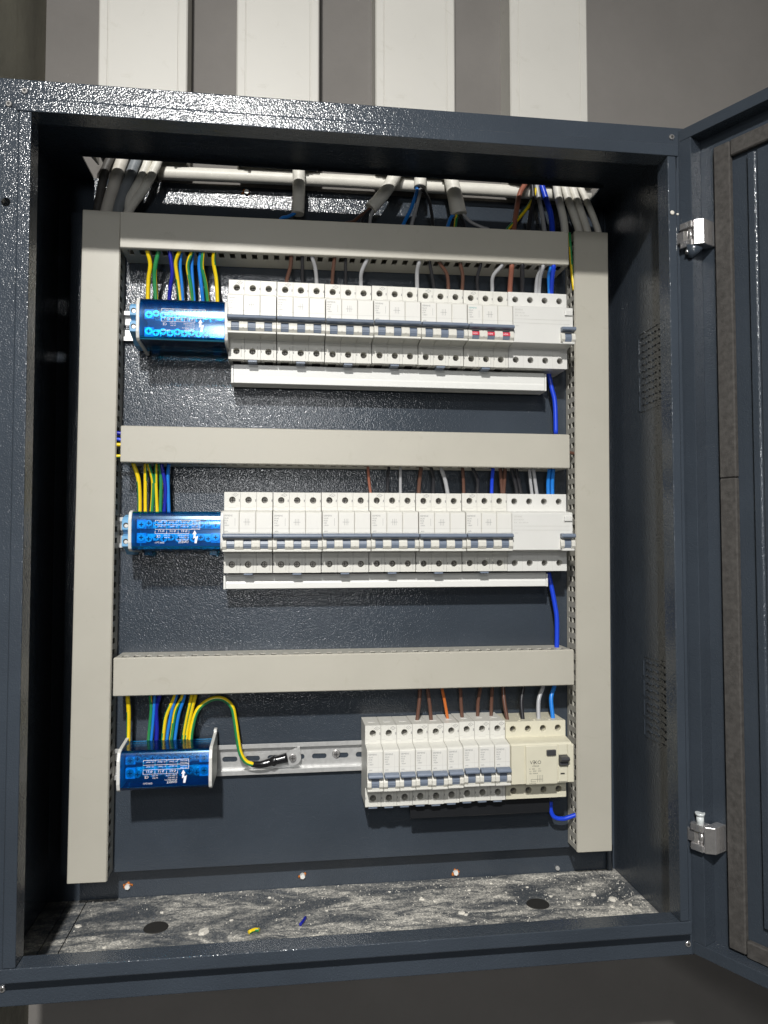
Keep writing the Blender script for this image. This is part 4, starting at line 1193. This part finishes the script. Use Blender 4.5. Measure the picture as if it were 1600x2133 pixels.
# ------------------------------------------------------------------ trunking on the wall above
YT = 117
def trunk(label, x, w=100, z0=856, tilt=0):
    t = thing('cable_trunking', label, 'trunking', (x + w / 2, YW, z0), 'vertical trunkings above the cabinet')
    hw = w / 2
    d = YT - YW
    MB().box(-hw, -hw + 1.6, d + 6, -0.2, 0, 760).box(hw - 1.6, hw, d + 6, -0.2, 0, 760).box(-hw + 1.6, hw - 1.6, -1.8, -0.2, 0, 760).build('channel', 'trunk', t)
    lid = MB().prism_z([(-hw - 0.4, d + 7), (-hw - 0.4, d + 1.5), (-hw + 1.2, d), (-hw + 9.4, d), (-hw + 9.8, d + 0.7), (-hw + 10.6, d + 0.7), (-hw + 11, d), (hw - 11, d), (hw - 10.6, d + 0.7), (hw - 9.8, d + 0.7), (hw - 9.4, d), (hw - 1.2, d), (hw + 0.4, d + 1.5), (hw + 0.4, d + 7), (hw - 1.2, d + 7), (hw - 1.2, d + 2.2), (-hw + 1.2, d + 2.2), (-hw + 1.2, d + 7)], 0, 760)
    lid.build('lid', 'trunk', t)
    for s in (-1, 1):
        MB().box(s * (hw - 12) - 4, s * (hw - 12) + 4, d + 2.4, d + 8, -2.4, 10).cyl((s * (hw - 14), d + 5, -2.4), (s * (hw - 14), d + 5, -5), 1.8, 1.8, 8).build('lid_clip', 'trunk', t)
    t.rotation_euler.y = math.radians(tilt)
    return t
t1 = trunk('cream wall trunking beside the olive side wall', 35.4)
trunk('cream wall trunking above the straight hanging cable', 193, 97)
trunk('cream wall trunking above the slanting white cable, faintly smudged', 359, 98)
t4 = trunk('cream wall trunking furthest from the side wall, above the four white cables', 528)
# bent-out mouths of the two outer trunkings
for tt, s in ((t1, -1), (t4, 1)):
    m = MB().prism_z([(s * 48, -42), (s * 55, -41), (s * 60, -34), (s * 56, -14), (s * 54, -14), (s * 57.6, -33.6), (s * 54, -39.4), (s * 48, -40.4)], -3, 6)
    m.build('bent_flap', 'trunk', tt, 0.4)

# ------------------------------------------------------------------ debris on the cabinet floor
def flake(r, h, n=9):
    a = [(r * (0.65 + 0.5 * random.random())) for _ in range(n)]
    lo = [(a[i] * math.cos(2 * math.pi * i / n), a[i] * 0.8 * math.sin(2 * math.pi * i / n), 0) for i in range(n)]
    hi = [(x * 0.8, y * 0.8, h * (0.6 + 0.6 * random.random())) for x, y, z in lo]
    m = MB()
    m.add(lo + hi, [(i, (i + 1) % n, n + (i + 1) % n, n + i) for i in range(n)] + [tuple(range(n - 1, -1, -1)), tuple(range(n, 2 * n))])
    return m
FL = [('largest pale plaster flake lying beside a blanking plug', 168, 62, 7.5), ('pale plaster flake on the gland plate by the dark corner', 34, 92, 4.0), ('plaster crumb lying between plug and largest flake', 155, 60, 2.6)]
for lab, x, y, r in FL:
    tag(flake(r, r * 0.35).build('plaster_flake', 'plaster', None, 0.0, 1, (x, y, ZFL)), lab, 'flake')
rest = [(118, 112, 2.4), (196, 84, 2.2), (236, 132, 2.2), (300, 92, 2.0), (410, 104, 3.4), (424, 98, 3.0), (448, 66, 4.2), (452, 62, 3.0), (470, 120, 2.6), (610, 88, 4.2), (628, 74, 5.2), (600, 106, 3.0), (560, 92, 2.4), (500, 134, 2.4), (642, 60, 3.0), (72, 44, 2.6), (620, 58, 2.6), (585, 70, 2.4), (376, 128, 2.0), (540, 118, 2.2)]
for x, y, r in rest:
    tag(flake(r, r * 0.5).build('plaster_flake', 'plaster', None, 0.0, 1, (x, y, ZFL)), 'small pale plaster crumb scattered on the cabinet floor', 'flake', 'plaster crumbs on the floor')
m = MB()
for k in range(1500):
    if k % 3:
        x = 660 - 420 * random.random() ** 1.6; y = 20 + 130 * random.random()
    else:
        x = 30 + 620 * random.random(); y = 30 + 122 * (1 - random.random() ** 2)
    if (x - 117) ** 2 + (y - 79) ** 2 < 200 or (x - 539) ** 2 + (y - 76) ** 2 < 200: continue
    r = 0.35 + 0.85 * random.random() ** 3
    a = random.random() * 6
    p = [(x + r * math.cos(a + q), y + r * math.sin(a + q), ZFL) for q in (0, 2.1, 4.2)] + [(x, y, ZFL + r)]
    m.add(p, [(0, 2, 1), (0, 1, 3), (1, 2, 3), (2, 0, 3)])
tag(m.build('plaster_grit', 'plaster'), 'fine pale plaster grit strewn over the cabinet floor', 'grit', kind='stuff')
tag(MB().tube([(216, 52, ZFL + 2), (222, 56, ZFL + 2.2), (227, 55, ZFL + 2)], 2, 10, 3, stripe=(0, 1, 2, 10, 11), twist=0.3).build('wire_offcut', ['w_yellow', 'w_green']), 'short yellow and green wire offcut on the dusty floor', 'offcut')
tag(MB().tube([(270, 62, ZFL + 1.6), (273, 68, ZFL + 1.8), (276, 77, ZFL + 1.6)], 1.6, 10, 3).build('wire_offcut', 'w_db'), 'short dark blue wire offcut on the dusty floor', 'offcut')

# short cores crossing between the upright ducts and the cross ducts
for lab, c, d, p in (('dark blue core crossing from the upright duct into the second cross duct', 'db', 4.6, [(58, 104, 528), (66, 103, 527), (80, 104, 525)]),
                     ('royal blue core crossing just below the dark blue one into the second cross duct', 'rb', 4.2, [(58, 104, 521), (66, 103, 520), (80, 104, 518)]),
                     ('upper yellow-green core crossing into the second cross duct', 'yg', 4.2, [(58, 104, 513.5), (66, 103, 514), (80, 104, 513)]),
                     ('lower yellow-green core crossing into the second cross duct', 'yg', 4.0, [(58, 104, 502), (66, 103, 501), (80, 104, 502)]),
                     ('brown core crossing from the second cross duct into the upright duct', 'brown', 4.2, [(580, 104, 514), (590, 103, 513), (604, 104, 511)])):
    wire(lab, c, d, p, 'cores crossing between ducts')
